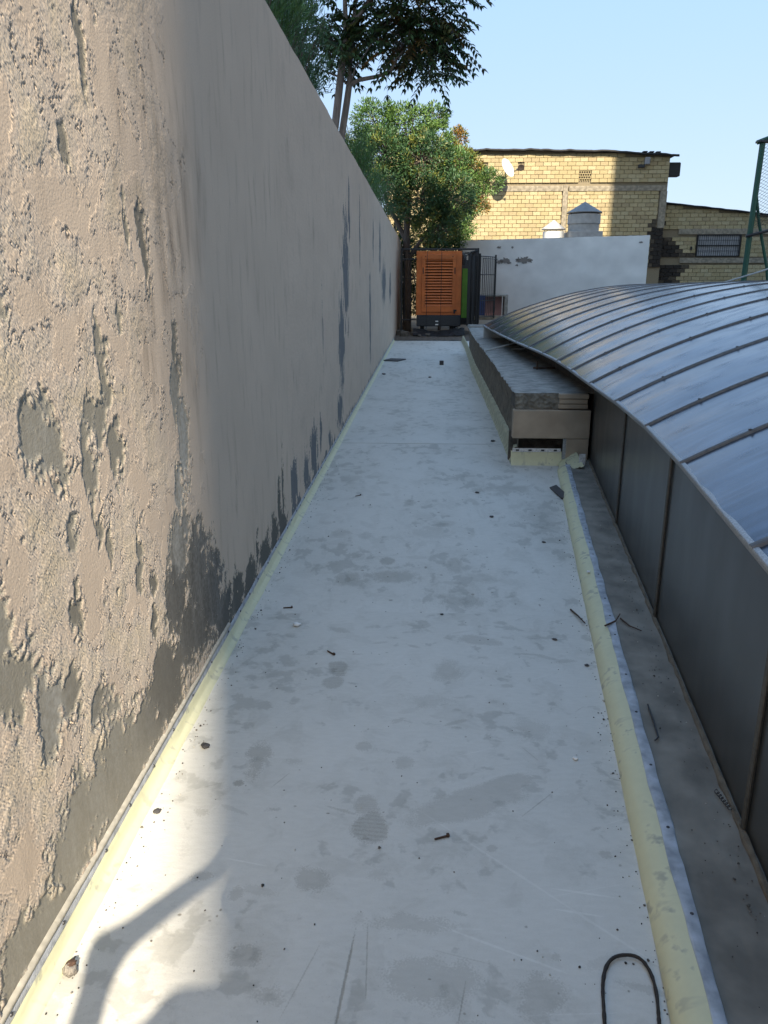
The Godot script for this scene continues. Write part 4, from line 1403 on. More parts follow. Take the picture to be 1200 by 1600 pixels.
func block_wall(house: Node3D, x0: float, x1: float, y0: float, top: Callable, z: float, holes: Array, mats: Array, dirty: Array, seed_: int, shift: Vector3):
	var unit := MB.new()
	unit.box(Vector3.ZERO, Vector3.ONE, 0.0)
	var meshes := []
	for k in 3:
		var b := MB.new()
		b.box(Vector3(0, 0, 0), Vector3(0.388, 0.182, 0.10), [0.006, 0.010, 0.014][k])
		meshes.append(b.mesh())
	var n := nz(seed_, 0.35, 3)
	var rest := {}
	var list := []
	var row := 0
	var y := y0
	while y < 9.0:
		var x := x0 + (0.2 if row % 2 else 0.0)
		if row % 2: list.append([x0 + 0.095, y + 0.094, 0.47])
		while x + 0.1 < x1:
			var w: float = min(0.39, x1 - x)
			list.append([x + w * 0.5, y + 0.094, (w - 0.002) / 0.388])
			x += 0.4
		row += 1
		y += 0.192
	var made := 0
	var cut := []
	for q in list:
		var spans := [[q[0] - q[2] * 0.194, q[0] + q[2] * 0.194]]
		for hh in holes:
			if q[1] + 0.06 < hh[1] or q[1] - 0.06 > hh[3]: continue
			var next := []
			for sp in spans:
				if sp[1] <= hh[0] or sp[0] >= hh[2]: next.append(sp)
				else:
					if hh[0] - sp[0] > 0.07: next.append([sp[0], hh[0] - 0.01])
					if sp[1] - hh[2] > 0.07: next.append([hh[2] + 0.01, sp[1]])
			spans = next
		for sp in spans: cut.append([(sp[0] + sp[1]) * 0.5, q[1], (sp[1] - sp[0]) / 0.388])
	for q in cut:
		var cx: float = q[0]
		var cy: float = q[1]
		if cy + 0.094 > top.call(cx): continue
		var s := soot(cx, cy) + rnd(-0.12, 0.12)
		var mm: Material
		if s < 0.86: mm = dirty[0]
		elif s < 1.06: mm = dirty[1]
		else: mm = mats[clampi(int((n.get_noise_2d(cx, cy) * 0.9 + 0.5 + rnd(-0.38, 0.38)) * mats.size()), 0, mats.size() - 1)]
		var p := Vector3(cx, cy, z + rnd(-0.008, 0.010))
		var sc := Vector3(q[2] * rnd(0.985, 1.0), rnd(0.96, 1.0), 1.0)
		# the 300 blocks in plain view are parts of their own
		if made < 300 and cy > 3.4 and cx > 3.3:
			var o := part("block", meshes[rng.randi() % 3], mm, house, p - shift)
			o.scale = sc
			made += 1
		else:
			if not rest.has(mm): rest[mm] = MB.new()
			rest[mm].box(p - shift, Vector3(0.388, 0.182, 0.10) * sc, 0.008)
	for mm in rest:
		tag(part("block_courses", rest[mm], mm, house), "", "", "", "stuff")

func build_block_houses():
	var mats := []
	for c in [[0.46, 0.37, 0.20], [0.50, 0.41, 0.23], [0.54, 0.45, 0.265], [0.48, 0.385, 0.21], [0.44, 0.35, 0.20], [0.53, 0.43, 0.245]]:
		mats.append(worn(mat(c[0], c[1], c[2], 0.95), T.grain, 1.1, 0.6, T.pits))
	var dirty := [worn(mat(0.035, 0.028, 0.022, 0.95), T.blotch, 1.0), worn(mat(0.10, 0.078, 0.052, 0.95), T.blotch, 1.0)]
	var joint := worn(mat(0.33, 0.27, 0.175, 0.95), T.pits, 1.5)
	var band := worn(mat(0.36, 0.31, 0.23, 0.9), T.blotch, 0.8, 0.8, T.pits)
	var o1 := Vector3(5, 0, -42)
	var h := thing("block_house", "yellow limestone block house with flat tarred roof, half in sun", "building", o1)
	var top1 := func(x: float) -> float:
		if x < 5.0: return 7.93
		if x < 9.0: return lerpf(7.93, 7.82, (x - 5.0) / 4.0)
		return lerpf(7.82, 7.63, (x - 9.0) / 3.0)
	var holes := [[3.6, 6.02, 11.95, 6.30], [6.84, 3.0, 7.10, 6.1], [7.60, 6.56, 8.18, 7.02], [4.55, 7.0, 4.85, 7.28], [2.75, 7.0, 3.05, 7.28], [11.62, 4.3, 12.1, 6.05]]
	block_wall(h, -2.0, 11.98, 2.4, top1, -42.0, holes, mats, dirty, 81, o1)
	var back := MB.new()
	var L := [-2.0, 5.0, 9.0, 12.0]
	for i in 3:
		var xa: float = L[i]
		var xb: float = L[i + 1]
		back.quad(Vector3(xa, top1.call(xa), -42.03), Vector3(xb, top1.call(xb), -42.03), Vector3(xb, -0.1, -42.03), Vector3(xa, -0.1, -42.03))
		back.quad(Vector3(xa, top1.call(xa), -51), Vector3(xb, top1.call(xb), -51), Vector3(xb, top1.call(xb), -42.03), Vector3(xa, top1.call(xa), -42.03))
	back.quad(Vector3(12.0, top1.call(12.0), -42.03), Vector3(12.0, top1.call(12.0), -51), Vector3(12.0, -0.1, -51), Vector3(12.0, -0.1, -42.03))
	back.quad(Vector3(-2.0, 7.93, -51), Vector3(-2.0, 7.93, -42.03), Vector3(-2.0, -0.1, -42.03), Vector3(-2.0, -0.1, -51))
	part("wall", back, joint, h, -o1)
	part("ring_beam", boxm(Vector3(3.2, 0.26, 0.13), 0.015, Vector3(5.24, 6.16, -41.98) - o1), band, h)
	part("ring_beam", boxm(Vector3(4.82, 0.25, 0.12), 0.015, Vector3(9.55, 6.15, -41.975) - o1), band, h)
	part("column", boxm(Vector3(0.25, 3.4, 0.125), 0.012, Vector3(6.97, 4.61, -41.99) - o1), band, h)
	part("column", boxm(Vector3(0.34, 1.75, 0.125), 0.02, Vector3(11.83, 5.15, -41.985) - o1), band, h)
	# latticed vent
	var vent := part("vent_dark_sheet", boxm(Vector3(0.60, 0.46, 0.02), 0.0, Vector3(7.89, 6.79, -42.01) - o1), mat(0.02, 0.016, 0.012, 0.9), h)  # near-black sheet behind the lattice, painting the dark of the opening
	for k in 4: part("lattice", boxm(Vector3(0.58, 0.03, 0.05), 0.0, Vector3(7.89, 6.61 + k * 0.12, -41.985) - o1), mats[0], vent)
	for r in 4:
		for k in 5:
			part("lattice", boxm(Vector3(0.03, 0.10, 0.05), 0.0, Vector3(7.64 + k * 0.115 + (0.05 if r % 2 else 0.0), 6.55 + r * 0.12 + 0.005, -41.985) - o1), mats[0], vent)
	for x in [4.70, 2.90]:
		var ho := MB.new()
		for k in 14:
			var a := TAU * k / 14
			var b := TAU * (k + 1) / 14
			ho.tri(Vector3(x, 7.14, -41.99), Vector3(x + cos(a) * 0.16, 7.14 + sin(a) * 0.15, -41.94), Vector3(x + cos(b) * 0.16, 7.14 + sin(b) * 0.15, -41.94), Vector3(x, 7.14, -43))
		part("dark_flue_disc", ho, mat(0.03, 0.022, 0.018, 0.95), h, -o1)  # near-black dished disc: the darkness inside the flue is painted on
	# tarred roof edge, uneven
	var tar := MB.new()
	var wob := nz(82, 1.1, 3)
	var tf := func(u, v):
		var x := lerpf(-2.2, 12.35, u)
		var yy: float = top1.call(clampf(x, -2, 12)) + 0.05 * wob.get_noise_1d(x)
		var pr := [Vector2(0.0, -0.02), Vector2(0.22, -0.06), Vector2(0.24, 0.03), Vector2(0.1, 0.07), Vector2(-8.0, 0.08)]
		var k: Vector2 = pr[roundi(v * 4)]
		return Vector3(x, yy + k.y, -41.95 + k.x)
	tar.grid(120, 5, tf)
	part("roof_edge", tar, worn(mat(0.025, 0.023, 0.022, 0.8), T.grain, 1.0), h, -o1)
	for k in 3: part("roof_scrap", boxm(Vector3(0.22, 0.06, 0.3), 0.01, Vector3(10.7 + k * 0.32, 7.80 - 0.01 * k, -41.9) - o1), M.plastic_dark, h)
	# satellite dish
	var d := thing("satellite_dish", "white satellite dish on the block house beside the tree", "dish", Vector3(3.85, 6.95, -41.0))
	var dm := MB.new()
	dm.lathe(Vector3.ZERO, [Vector2(0.0, 0.0), Vector2(0.18, 0.02), Vector2(0.34, 0.07), Vector2(0.46, 0.14), Vector2(0.46, 0.15), Vector2(0.0, 0.02)], 28)
	var dp := part("reflector", dm, M.white, d)
	dp.basis = Basis(Vector3(0, 1, 0), 0.9) * Basis(Vector3.RIGHT, 1.15)
	bar(d, "wall_arm", Vector3(0.0, -0.1, -0.05), Vector3(0.1, -0.35, -0.95), 0.06, M.plastic_dark)
	bar(d, "feed_arm", Vector3(0.05, -0.35, 0.1), Vector3(0.5, -0.1, 0.5), 0.03, M.plastic_dark)
	part("feed_horn", boxm(Vector3(0.08, 0.08, 0.12), 0.02, Vector3(0.5, -0.08, 0.52)), M.plastic_dark, d)
	var fl := thing("floodlight", "grey floodlight bracketed high on the shaded block wall", "lamp", Vector3(10.75, 7.28, -41.93))
	part("lamp_body", boxm(Vector3(0.24, 0.32, 0.2), 0.02, Vector3(0.08, 0.1, 0.16)), worn(mat(0.30, 0.30, 0.31, 0.5), T.soft, 1.0), fl)
	part("bracket", boxm(Vector3(0.3, 0.14, 0.16), 0.01, Vector3(-0.16, -0.12, 0.06)), M.plastic_dark, fl)
	var bb := thing("wall_box", "black box hanging off the block house's right corner", "box", Vector3(12.0, 6.70, -42.3))
	part("case", boxm(Vector3(0.58, 0.62, 0.5), 0.02, Vector3(0.27, 0.32, 0)), M.black, bb)
	part("rim", boxm(Vector3(0.50, 0.05, 0.52), 0.01, Vector3(0.27, 0.62, 0)), M.plastic_dark, bb)
	# lower wing
	var o2 := Vector3(16, 0, -42.5)
	var wing := thing("block_house", "low shaded wing of weathered limestone blocks with barred window", "building", o2)
	var top2 := func(x: float) -> float: return lerpf(5.52, 4.42, (x - 12.0) / 10.0)
	var holes2 := [[13.86, 2.90, 16.10, 4.02], [12.0, 4.0, 22.0, 4.28], [12.0, 2.60, 22.0, 2.88]]
	block_wall(wing, 12.02, 21.8, 0.8, top2, -42.5, holes2, mats, dirty, 83, o2)
	var bw := MB.new()
	bw.quad(Vector3(12.0, top2.call(12.0), -42.53), Vector3(22.0, top2.call(22.0), -42.53), Vector3(22, -0.1, -42.53), Vector3(12, -0.1, -42.53))
	bw.quad(Vector3(12.0, top2.call(12.0), -50), Vector3(22.0, top2.call(22.0), -50), Vector3(22.0, top2.call(22.0), -42.53), Vector3(12.0, top2.call(12.0), -42.53))
	bw.quad(Vector3(22, top2.call(22.0), -42.53), Vector3(22, top2.call(22.0), -50), Vector3(22, -0.1, -50), Vector3(22, -0.1, -42.53))
	part("wall", bw, joint, wing, -o2)
	var gband := band
	part("concrete_band", boxm(Vector3(9.0, 0.27, 0.12), 0.012, Vector3(17.4, 4.14, -42.49) - o2), gband, wing)
	part("concrete_band", boxm(Vector3(9.0, 0.26, 0.12), 0.012, Vector3(17.6, 2.74, -42.49) - o2), gband, wing)
	var rt := MB.new()
	var rtf := func(u, v):
		var x := lerpf(11.95, 22.2, u)
		var pr := [Vector2(0.0, -0.03), Vector2(0.16, -0.05), Vector2(0.18, 0.03), Vector2(-7.0, 0.06)]
		var k: Vector2 = pr[roundi(v * 3)]
		return Vector3(x, top2.call(x) + k.y + 0.02 * wob.get_noise_1d(x), -42.45 + k.x)
	rt.grid(60, 4, rtf)
	part("roof_edge", rt, worn(mat(0.03, 0.032, 0.04, 0.7), T.grain, 1.0), wing, -o2)
	var win := part("window", boxm(Vector3(2.12, 1.0, 0.04), 0.0, Vector3(14.97, 3.46, -42.50) - o2), worn(mat(0.42, 0.42, 0.42, 0.4), T.soft, 0.6), wing)
	for x in [13.90, 16.04]: part("window_frame", boxm(Vector3(0.06, 1.06, 0.12), 0.005, Vector3(x, 3.46, -42.46) - o2), M.black, win)
	for y in [2.95, 3.47, 3.97]: part("window_frame", boxm(Vector3(2.08, 0.05, 0.10), 0.005, Vector3(14.97, y, -42.46) - o2), M.black, win)
	for k in 19: bar(win, "window_bar", Vector3(14.0 + k * 0.108, 2.96, -42.43) - o2, Vector3(14.0 + k * 0.108, 3.96, -42.43) - o2, 0.022)
	for y in [3.2, 3.72]: bar(win, "window_bar", Vector3(13.92, y, -42.42) - o2, Vector3(16.0, y, -42.42) - o2, 0.022)
	part("wall_bracket", boxm(Vector3(0.08, 0.18, 0.08), 0.01, Vector3(13.6, 3.33, -42.4) - o2), M.black, wing)

# ---------------------------------------------------------------- the blocks whose shade falls on the alley
func tower(called: String, label: String, x0: float, x1: float, zn: float, zf: float, h: float, wall_m: Material) -> Node3D:
	var c := Vector3((x0 + x1) * 0.5, 0, (zn + zf) * 0.5)
	var t := thing(called, label, "building", c)
	part("wall", boxm(Vector3(x1 - x0, h, zn - zf), 0.0, Vector3(0, h * 0.5 - 0.02, 0)), wall_m, t)
	part("roof_edge", boxm(Vector3(x1 - x0 + 0.02, 0.3, zn - zf + 0.02), 0.0, Vector3(0, h + 0.13, 0)), M.concrete, t)
	var wm := boxm(Vector3(1.4, 1.6, 0.06), 0.01).mesh()
	var y := 4.0
	while y < h - 2.5:
		var x := x0 + 1.8
		while x < x1 - 1.2:
			part("window", wm, M.glass, t, Vector3(x - c.x, y, zf - c.z - 0.02))
			x += 3.2
		y += 3.1
	return t

func build_shade_blocks():
	var a := tower("apartment_block", "tall plastered apartment block behind the viewer whose shade fills the alley", 3.5, 18.5, 14.0, 6.0, 31.0, worn(mat(0.42, 0.38, 0.32, 0.9), T.blotch, 0.1))
	part("added_shade_block", boxm(Vector3(2.3, 9.0, 3.0), 0.0, Vector3(17.35 - 11.0, 35.5, 10.5 - 10.0)), M.concrete, a)  # unseen rooftop block, added to throw shade on one roof vent
	tower("apartment_block", "tall apartment block right of the view shading the low wing", 15.54, 30.0, -18.0, -26.0, 28.0, worn(mat(0.40, 0.36, 0.31, 0.9), T.blotch, 0.1))

# ---------------------------------------------------------------- plants
func shade_of(base: Color, spread: float) -> Color:
	var k := 1.0 + rnd(-spread, spread)
	return Color(base.r * k * rnd(0.85, 1.15), base.g * k, base.b * k * rnd(0.8, 1.2))

func unit_vec() -> Vector3:
	var v := Vector3(rnd(-1, 1), rnd(-1, 1), rnd(-1, 1))
	while v.length() > 1.0 or v.length() < 0.05: v = Vector3(rnd(-1, 1), rnd(-1, 1), rnd(-1, 1))
	return v

func compound_leaf(b: MB, p: Vector3, d: Vector3, l: float, base: Color):
	# a feathered leaf: a thin stalk with seven pairs of drooping leaflets
	var side := d.cross(Vector3.UP).normalized()
	var prev := p
	var pairs := 7
	b.col = Color(0.10, 0.06, 0.03)
	var droop := rnd(0.25, 0.75)
	var pts := [p]
	for k in range(1, pairs + 1):
		var t := float(k) / pairs
		pts.append(p + d * l * t + Vector3.DOWN * droop * l * t * t)
	b.tube(pts, 0.004, 0.0015, 3, false)
	for k in range(1, pairs + 1):
		var q: Vector3 = pts[k]
		var fwd: Vector3 = (q - pts[k - 1]).normalized()
		var sz := 0.105 * (1.0 - 0.35 * absf(float(k) / pairs - 0.5)) * rnd(0.85, 1.15) * 1.12
		for s in [-1.0, 1.0]:
			b.col = shade_of(base, 0.3)
			var dir: Vector3 = (side * s * 0.85 + fwd * 0.55 + Vector3.DOWN * rnd(0.15, 0.7)).normalized()
			b.leaf(q, dir, (Vector3.UP + side * s * 0.3 + unit_vec() * 0.3).normalized(), sz, 0.046)
	b.col = shade_of(base, 0.3)
	b.leaf(pts[pairs], (d + Vector3.DOWN * droop).normalized(), Vector3.UP, 0.11, 0.046)

func limb(parent: Node, called: String, pts: Array, r0: float, r1: float, m: Material = null):
	var b := MB.new()
	b.tube(pts, r0, r1, 8)
	part(called, b, m if m else M.bark, parent)

func feather_tree(label: String, origin: Vector3, stems: Array, blobs: Array, per: int):
	var t := thing("ailanthus_tree", label, "tree", origin, 0.0, "feather leaved trees above the wall")
	for s in stems:
		var pts := []
		for p in s[0]: pts.append(p - origin)
		limb(t, s[3], pts, s[1], s[2], M.pale_bark)
	var b := MB.new()
	var tw := MB.new()
	for q in blobs:
		var c: Vector3 = q[0] - origin
		var r: float = q[1]
		var warm: float = q[2]
		for k in int(per * q[3]):
			var o := unit_vec()
			o = o.normalized() * pow(o.length(), 0.6)
			var p := c + o * r * Vector3(1, 0.75, 1)
			var d := (Vector3(o.x, 0.15 * o.y + rnd(-0.15, 0.35), o.z) + unit_vec() * 0.45).normalized()
			var base := Color(0.062, 0.112, 0.038)
			if rng.randf() < warm: base = Color(0.16, 0.085, 0.020) if rng.randf() < 0.5 else Color(0.09, 0.085, 0.022)
			compound_leaf(b, p, d, rnd(0.26, 0.42), base)
			if k % 3 == 0: tw.tube([c + o * r * 0.15, c + o * r * 0.55 + Vector3(0, -0.03, 0), p], 0.009, 0.004, 5)
	part("crown", b, M.leaf, t, Vector3.ZERO, true)
	tag(part("twigs", tw, M.bark, t), "", "", "", "stuff")

func leafy_tree(called: String, label: String, origin: Vector3, stems: Array, blobs: Array, per: float, lsize: float, cols: Array, group := ""):
	var t := thing(called, label, "tree" if stems.size() > 0 and called != "shrub" else "shrub", origin, 0.0, group)
	for s in stems:
		var pts := []
		for p in s[0]: pts.append(p - origin)
		limb(t, "trunk" if s == stems[0] else "limb", pts, s[1], s[2])
	var b := MB.new()
	var tw := MB.new()
	for q in blobs:
		var c: Vector3 = q[0] - origin
		var r: float = q[1]
		var pal: int = q[2]
		var clumps := int(140 * per * r * r) + 12
		for k in clumps:
			var o := unit_vec()
			o = o.normalized() * pow(o.length(), 0.45)
			var cc := c + o * r * Vector3(1, 0.85, 0.9)
			var base: Color = cols[(pal + (1 if rng.randi() % 4 == 0 else 0)) % cols.size()]
			base = base * rnd(0.75, 1.25)
			var cr := rnd(0.10, 0.24)
			if k % 4 == 0: tw.tube([c + o * r * 0.1, c + o * r * 0.6, cc], 0.014, 0.005, 4, false)
			for j in 34:
				var lo := unit_vec()
				var p := cc + lo * cr
				var d := (lo + o * 0.6 + Vector3(0, rnd(-0.2, 0.7), 0)).normalized()
				var nn := (Vector3.UP * 0.6 + unit_vec()).normalized()
				if absf(nn.dot(d)) > 0.9: nn = d.cross(Vector3.RIGHT).normalized()
				b.col = shade_of(base, 0.22)
				b.leaf(p, d, (nn - d * nn.dot(d)).normalized(), lsize * rnd(0.7, 1.25), lsize * 0.40)
	part("crown", b, M.leaf, t, Vector3.ZERO, true)
	tag(part("twigs", tw, M.bark, t), "", "", "", "stuff")

func feathery_bush(label: String, origin: Vector3, blobs: Array, per: float, base: Color):
	var t := thing("feathery_shrub", label, "shrub", origin, 0.0, "fine leaved shrubs behind the wall")
	var b := MB.new()
	var st := MB.new()
	for q in blobs:
		var c: Vector3 = q[0] - origin
		var r: float = q[1]
		for k in int(46 * per * r):
			var o := unit_vec()
			var root := Vector3(c.x * 0.5 + rnd(-0.05, 0.05), 0, c.z * 0.7 + rnd(-0.05, 0.05))
			var tip := c + o * r
			var mid := root.lerp(tip, 0.6) + Vector3(0, 0.06, 0)
			if k % 3 == 0: st.tube([root, mid, tip], 0.008, 0.002, 4, false)
			# a plume of thread leaves along the outer half
			for j in 60:
				var tt := rnd(0.35, 1.05)
				var p := mid.lerp(tip, (tt - 0.35) / 0.65) + unit_vec() * 0.07
				var d := ((tip - root).normalized() * 0.7 + unit_vec() * 0.9 + Vector3(0, 0.15, 0)).normalized()
				b.col = shade_of(base, 0.3)
				var nn := d.cross(unit_vec()).normalized()
				b.leaf(p, d, nn, rnd(0.05, 0.13), 0.0075)
	part("foliage", b, M.leaf, t, Vector3.ZERO, true)
	tag(part("stems", st, M.bark, t), "", "", "", "stuff")

func build_plants():
	var V := func(x, y, z): return Vector3(x, y, z)
	feather_tree("slender twin trunk tree with dark feathered leaves above the wall", Vector3(-1.42, 2.85, -12.1), [
		[[V.call(-1.46, 2.85, -12.1), V.call(-1.36, 3.5, -12.05), V.call(-1.30, 3.8, -12), V.call(-1.22, 4.37, -12), V.call(-1.14, 4.88, -12)], 0.062, 0.048, "trunk"],
		[[V.call(-1.14, 4.86, -12), V.call(-1.0, 5.07, -12), V.call(-0.79, 5.3, -11.95), V.call(-0.55, 5.7, -11.9), V.call(-0.4, 6.4, -11.9)], 0.045, 0.02, "limb"],
		[[V.call(-1.14, 4.86, -12), V.call(-1.15, 5.31, -12.05), V.call(-1.13, 5.9, -12.1), V.call(-1.2, 6.8, -12.2)], 0.038, 0.016, "limb"],
		[[V.call(-1.34, 2.85, -12.2), V.call(-1.24, 3.6, -12.15), V.call(-1.15, 4.05, -12.1), V.call(-1.11, 4.29, -12.1)], 0.055, 0.044, "trunk"],
		[[V.call(-1.11, 4.28, -12.1), V.call(-1.09, 4.61, -12.1), V.call(-1.06, 4.96, -12.15), V.call(-1.0, 5.5, -12.2), V.call(-0.9, 6.2, -12.3)], 0.036, 0.018, "limb"],
		[[V.call(-1.11, 4.28, -12.1), V.call(-0.97, 4.34, -12.05), V.call(-0.7, 4.37, -12), V.call(-0.51, 4.43, -11.95), V.call(-0.43, 4.56, -11.9), V.call(-0.33, 4.66, -11.9)], 0.033, 0.016, "limb"],
		[[V.call(-1.11, 4.28, -12.1), V.call(-1.24, 4.39, -12.1), V.call(-1.4, 4.45, -12.1), V.call(-1.51, 4.49, -12.1)], 0.02, 0.008, "limb"],
		[[V.call(-1.08, 4.33, -12.1), V.call(-1.01, 4.49, -12.0), V.call(-0.88, 4.61, -11.9), V.call(-0.75, 4.75, -11.8)], 0.014, 0.008, "limb"],
	], [
		[V.call(-0.42, 5.22, -12.0), 0.42, 0.15, 1.2], [V.call(-0.12, 5.02, -11.9), 0.42, 0.35, 1.3], [V.call(0.12, 4.78, -12.0), 0.34, 0.2, 1.0], [V.call(0.0, 4.52, -12.1), 0.26, 0.1, 0.7], [V.call(-0.62, 4.95, -11.9), 0.30, 0.1, 0.8],
		[V.call(-0.30, 4.82, -11.8), 0.34, 0.3, 1.2], [V.call(-1.40, 4.80, -12.3), 0.32, 0.05, 1.0], [V.call(-1.55, 5.10, -12.3), 0.40, 0.05, 1.0], [V.call(-0.75, 5.65, -12.0), 0.5, 0.1, 1.2], [V.call(-1.2, 6.4, -12.2), 0.7, 0.1, 1.5], [V.call(-0.3, 6.3, -12.0), 0.7, 0.15, 1.4], [V.call(0.2, 5.6, -12.0), 0.4, 0.2, 0.8],
	], 46)
	feather_tree("thin dark tree behind the nearest shrub on the wall top", Vector3(-1.95, 2.85, -11.6), [
		[[V.call(-1.95, 2.85, -11.6), V.call(-1.80, 4.2, -11.6), V.call(-1.72, 5.2, -11.6), V.call(-1.74, 6.4, -11.6)], 0.05, 0.02, "trunk"],
	], [[V.call(-1.72, 5.5, -11.6), 0.4, 0.0, 1.0], [V.call(-1.62, 4.65, -11.5), 0.32, 0.0, 1.0], [V.call(-1.75, 6.3, -11.6), 0.6, 0.0, 1.2]], 26)
	var greens := [Color(0.075, 0.150, 0.038), Color(0.105, 0.185, 0.042), Color(0.050, 0.108, 0.040), Color(0.17, 0.19, 0.040), Color(0.25, 0.14, 0.03)]
	leafy_tree("broadleaf_tree", "large bushy green tree with sunlit top behind the generator", Vector3(-0.60, 0, -28.0), [
		[[V.call(-0.62, -0.1, -28), V.call(-0.60, 1.6, -28), V.call(-0.66, 3.2, -28), V.call(-0.58, 4.6, -28)], 0.16, 0.09],
		[[V.call(-0.66, 3.0, -28), V.call(-1.3, 4.2, -28), V.call(-1.7, 5.6, -28)], 0.09, 0.03],
		[[V.call(-0.60, 2.4, -28), V.call(0.2, 3.5, -27.8), V.call(0.6, 4.8, -27.7)], 0.08, 0.03],
		[[V.call(-0.58, 4.4, -28), V.call(-0.4, 5.6, -28), V.call(-0.5, 6.8, -28)], 0.07, 0.02],
	], [
		[V.call(-1.75, 6.75, -28.2), 0.75, 0], [V.call(-0.65, 6.55, -28.2), 0.85, 1], [V.call(0.15, 6.25, -28.4), 0.65, 1], [V.call(-1.25, 5.65, -27.6), 0.95, 2], [V.call(-0.15, 5.45, -27.5), 1.0, 2], [V.call(0.65, 5.35, -28.0), 0.75, 0],  # upper crown gets lighter greens, lower crown darker: sun and shade painted in
		[V.call(-1.25, 4.65, -27.4), 0.75, 2], [V.call(-0.2, 4.35, -27.3), 0.95, 2], [V.call(0.75, 4.35, -27.4), 0.85, 2], [V.call(0.35, 3.45, -27.3), 0.7, 2], [V.call(0.3, 7.0, -28.6), 0.35, 1], [V.call(-1.9, 5.9, -28.4), 0.7, 2],
	], 1.15, 0.105, greens)
	leafy_tree("broadleaf_tree", "smaller yellowish tree in front of the sunlit block wall", Vector3(1.2, 0, -31.0), [
		[[V.call(1.2, -0.1, -31), V.call(1.25, 2.2, -31), V.call(1.4, 4.0, -31), V.call(1.5, 5.2, -31)], 0.09, 0.03],
		[[V.call(1.35, 3.5, -31), V.call(1.9, 4.4, -31), V.call(2.3, 5.2, -31)], 0.05, 0.015],
	], [
		[V.call(1.05, 6.0, -31.2), 0.65, 3], [V.call(1.6, 5.75, -31.2), 0.45, 3], [V.call(1.15, 6.8, -31.4), 0.3, 4], [V.call(1.8, 5.1, -31.0), 0.55, 1], [V.call(2.35, 5.25, -31.0), 0.42, 1], [V.call(1.3, 4.5, -30.8), 0.7, 1], [V.call(1.15, 3.7, -30.6), 0.65, 1], [V.call(1.95, 4.4, -31.0), 0.35, 4],
	], 1.0, 0.10, greens)
	leafy_tree("shrub", "low bright green shrub just above the orange cabinet", Vector3(0.55, 0, -29.0), [
		[[V.call(0.55, -0.1, -29), V.call(0.55, 1.5, -29), V.call(0.5, 2.6, -29)], 0.06, 0.02],
	], [[V.call(0.75, 3.1, -29), 0.75, 1], [V.call(0.2, 2.7, -28.8), 0.6, 0], [V.call(1.15, 2.8, -29.2), 0.5, 1]], 1.0, 0.10, greens)
	leafy_tree("shrub", "dark undergrowth between the wall's end and the cage", Vector3(-0.75, 0, -30.0), [
		[[V.call(-0.75, -0.1, -30), V.call(-0.8, 1.5, -30), V.call(-0.7, 2.6, -30)], 0.06, 0.02],
	], [[V.call(-0.9, 2.6, -30), 0.8, 2], [V.call(-0.4, 1.8, -29.6), 0.7, 2], [V.call(-1.2, 3.5, -30.2), 0.9, 2], [V.call(-0.5, 1.0, -29.4), 0.6, 2]], 0.9, 0.10, greens)
	leafy_tree("broadleaf_tree", "dark tree rising behind the wall left of the bushy tree", Vector3(-3.6, 2.8, -33.0), [
		[[V.call(-3.6, 2.8, -33), V.call(-3.5, 4.4, -33), V.call(-3.4, 5.6, -33)], 0.12, 0.05],
	], [[V.call(-3.3, 6.4, -33), 0.9, 2], [V.call(-2.9, 5.4, -33), 0.8, 2], [V.call(-3.8, 5.4, -33), 0.9, 2], [V.call(-3.0, 4.4, -33), 0.8, 2]], 0.8, 0.11, greens)
	var fern := Color(0.085, 0.185, 0.05)
	feathery_bush("tall feathery green shrub on the wall top nearest the viewer", Vector3(-1.30, 2.85, -6.0), [[Vector3(-1.16, 3.75, -5.3), 0.30], [Vector3(-1.15, 3.95, -5.7), 0.42], [Vector3(-1.18, 4.4, -6.1), 0.5], [Vector3(-1.12, 3.60, -6.3), 0.30]], 1.6, fern)
	feathery_bush("feathery shrub leaning over the wall before the twin trunk tree", Vector3(-1.32, 2.85, -7.4), [[Vector3(-1.14, 3.65, -7.0), 0.36], [Vector3(-1.18, 4.0, -7.2), 0.42], [Vector3(-1.12, 3.50, -7.8), 0.30], [Vector3(-1.25, 4.4, -7.5), 0.4]], 1.6, Color(0.07, 0.15, 0.055))
	feathery_bush("low fine leaved shrub just past the twin trunk tree", Vector3(-1.30, 2.85, -13.6), [[Vector3(-1.12, 3.60, -13.0), 0.40], [Vector3(-1.10, 3.50, -14.2), 0.40], [Vector3(-1.15, 3.8, -13.6), 0.34]], 1.4, Color(0.08, 0.18, 0.04))
	feathery_bush("fine leaved shrub midway along the far wall top", Vector3(-1.30, 2.85, -16.5), [[Vector3(-1.1, 3.5, -15.8), 0.45], [Vector3(-1.12, 3.5, -17.2), 0.5]], 1.4, Color(0.08, 0.17, 0.04))
	feathery_bush("last fine leaved shrub at the far end of the wall top", Vector3(-1.30, 2.85, -21.0), [[Vector3(-1.15, 3.55, -19.6), 0.6], [Vector3(-1.2, 3.6, -21.5), 0.6]], 1.0, Color(0.05, 0.10, 0.03))

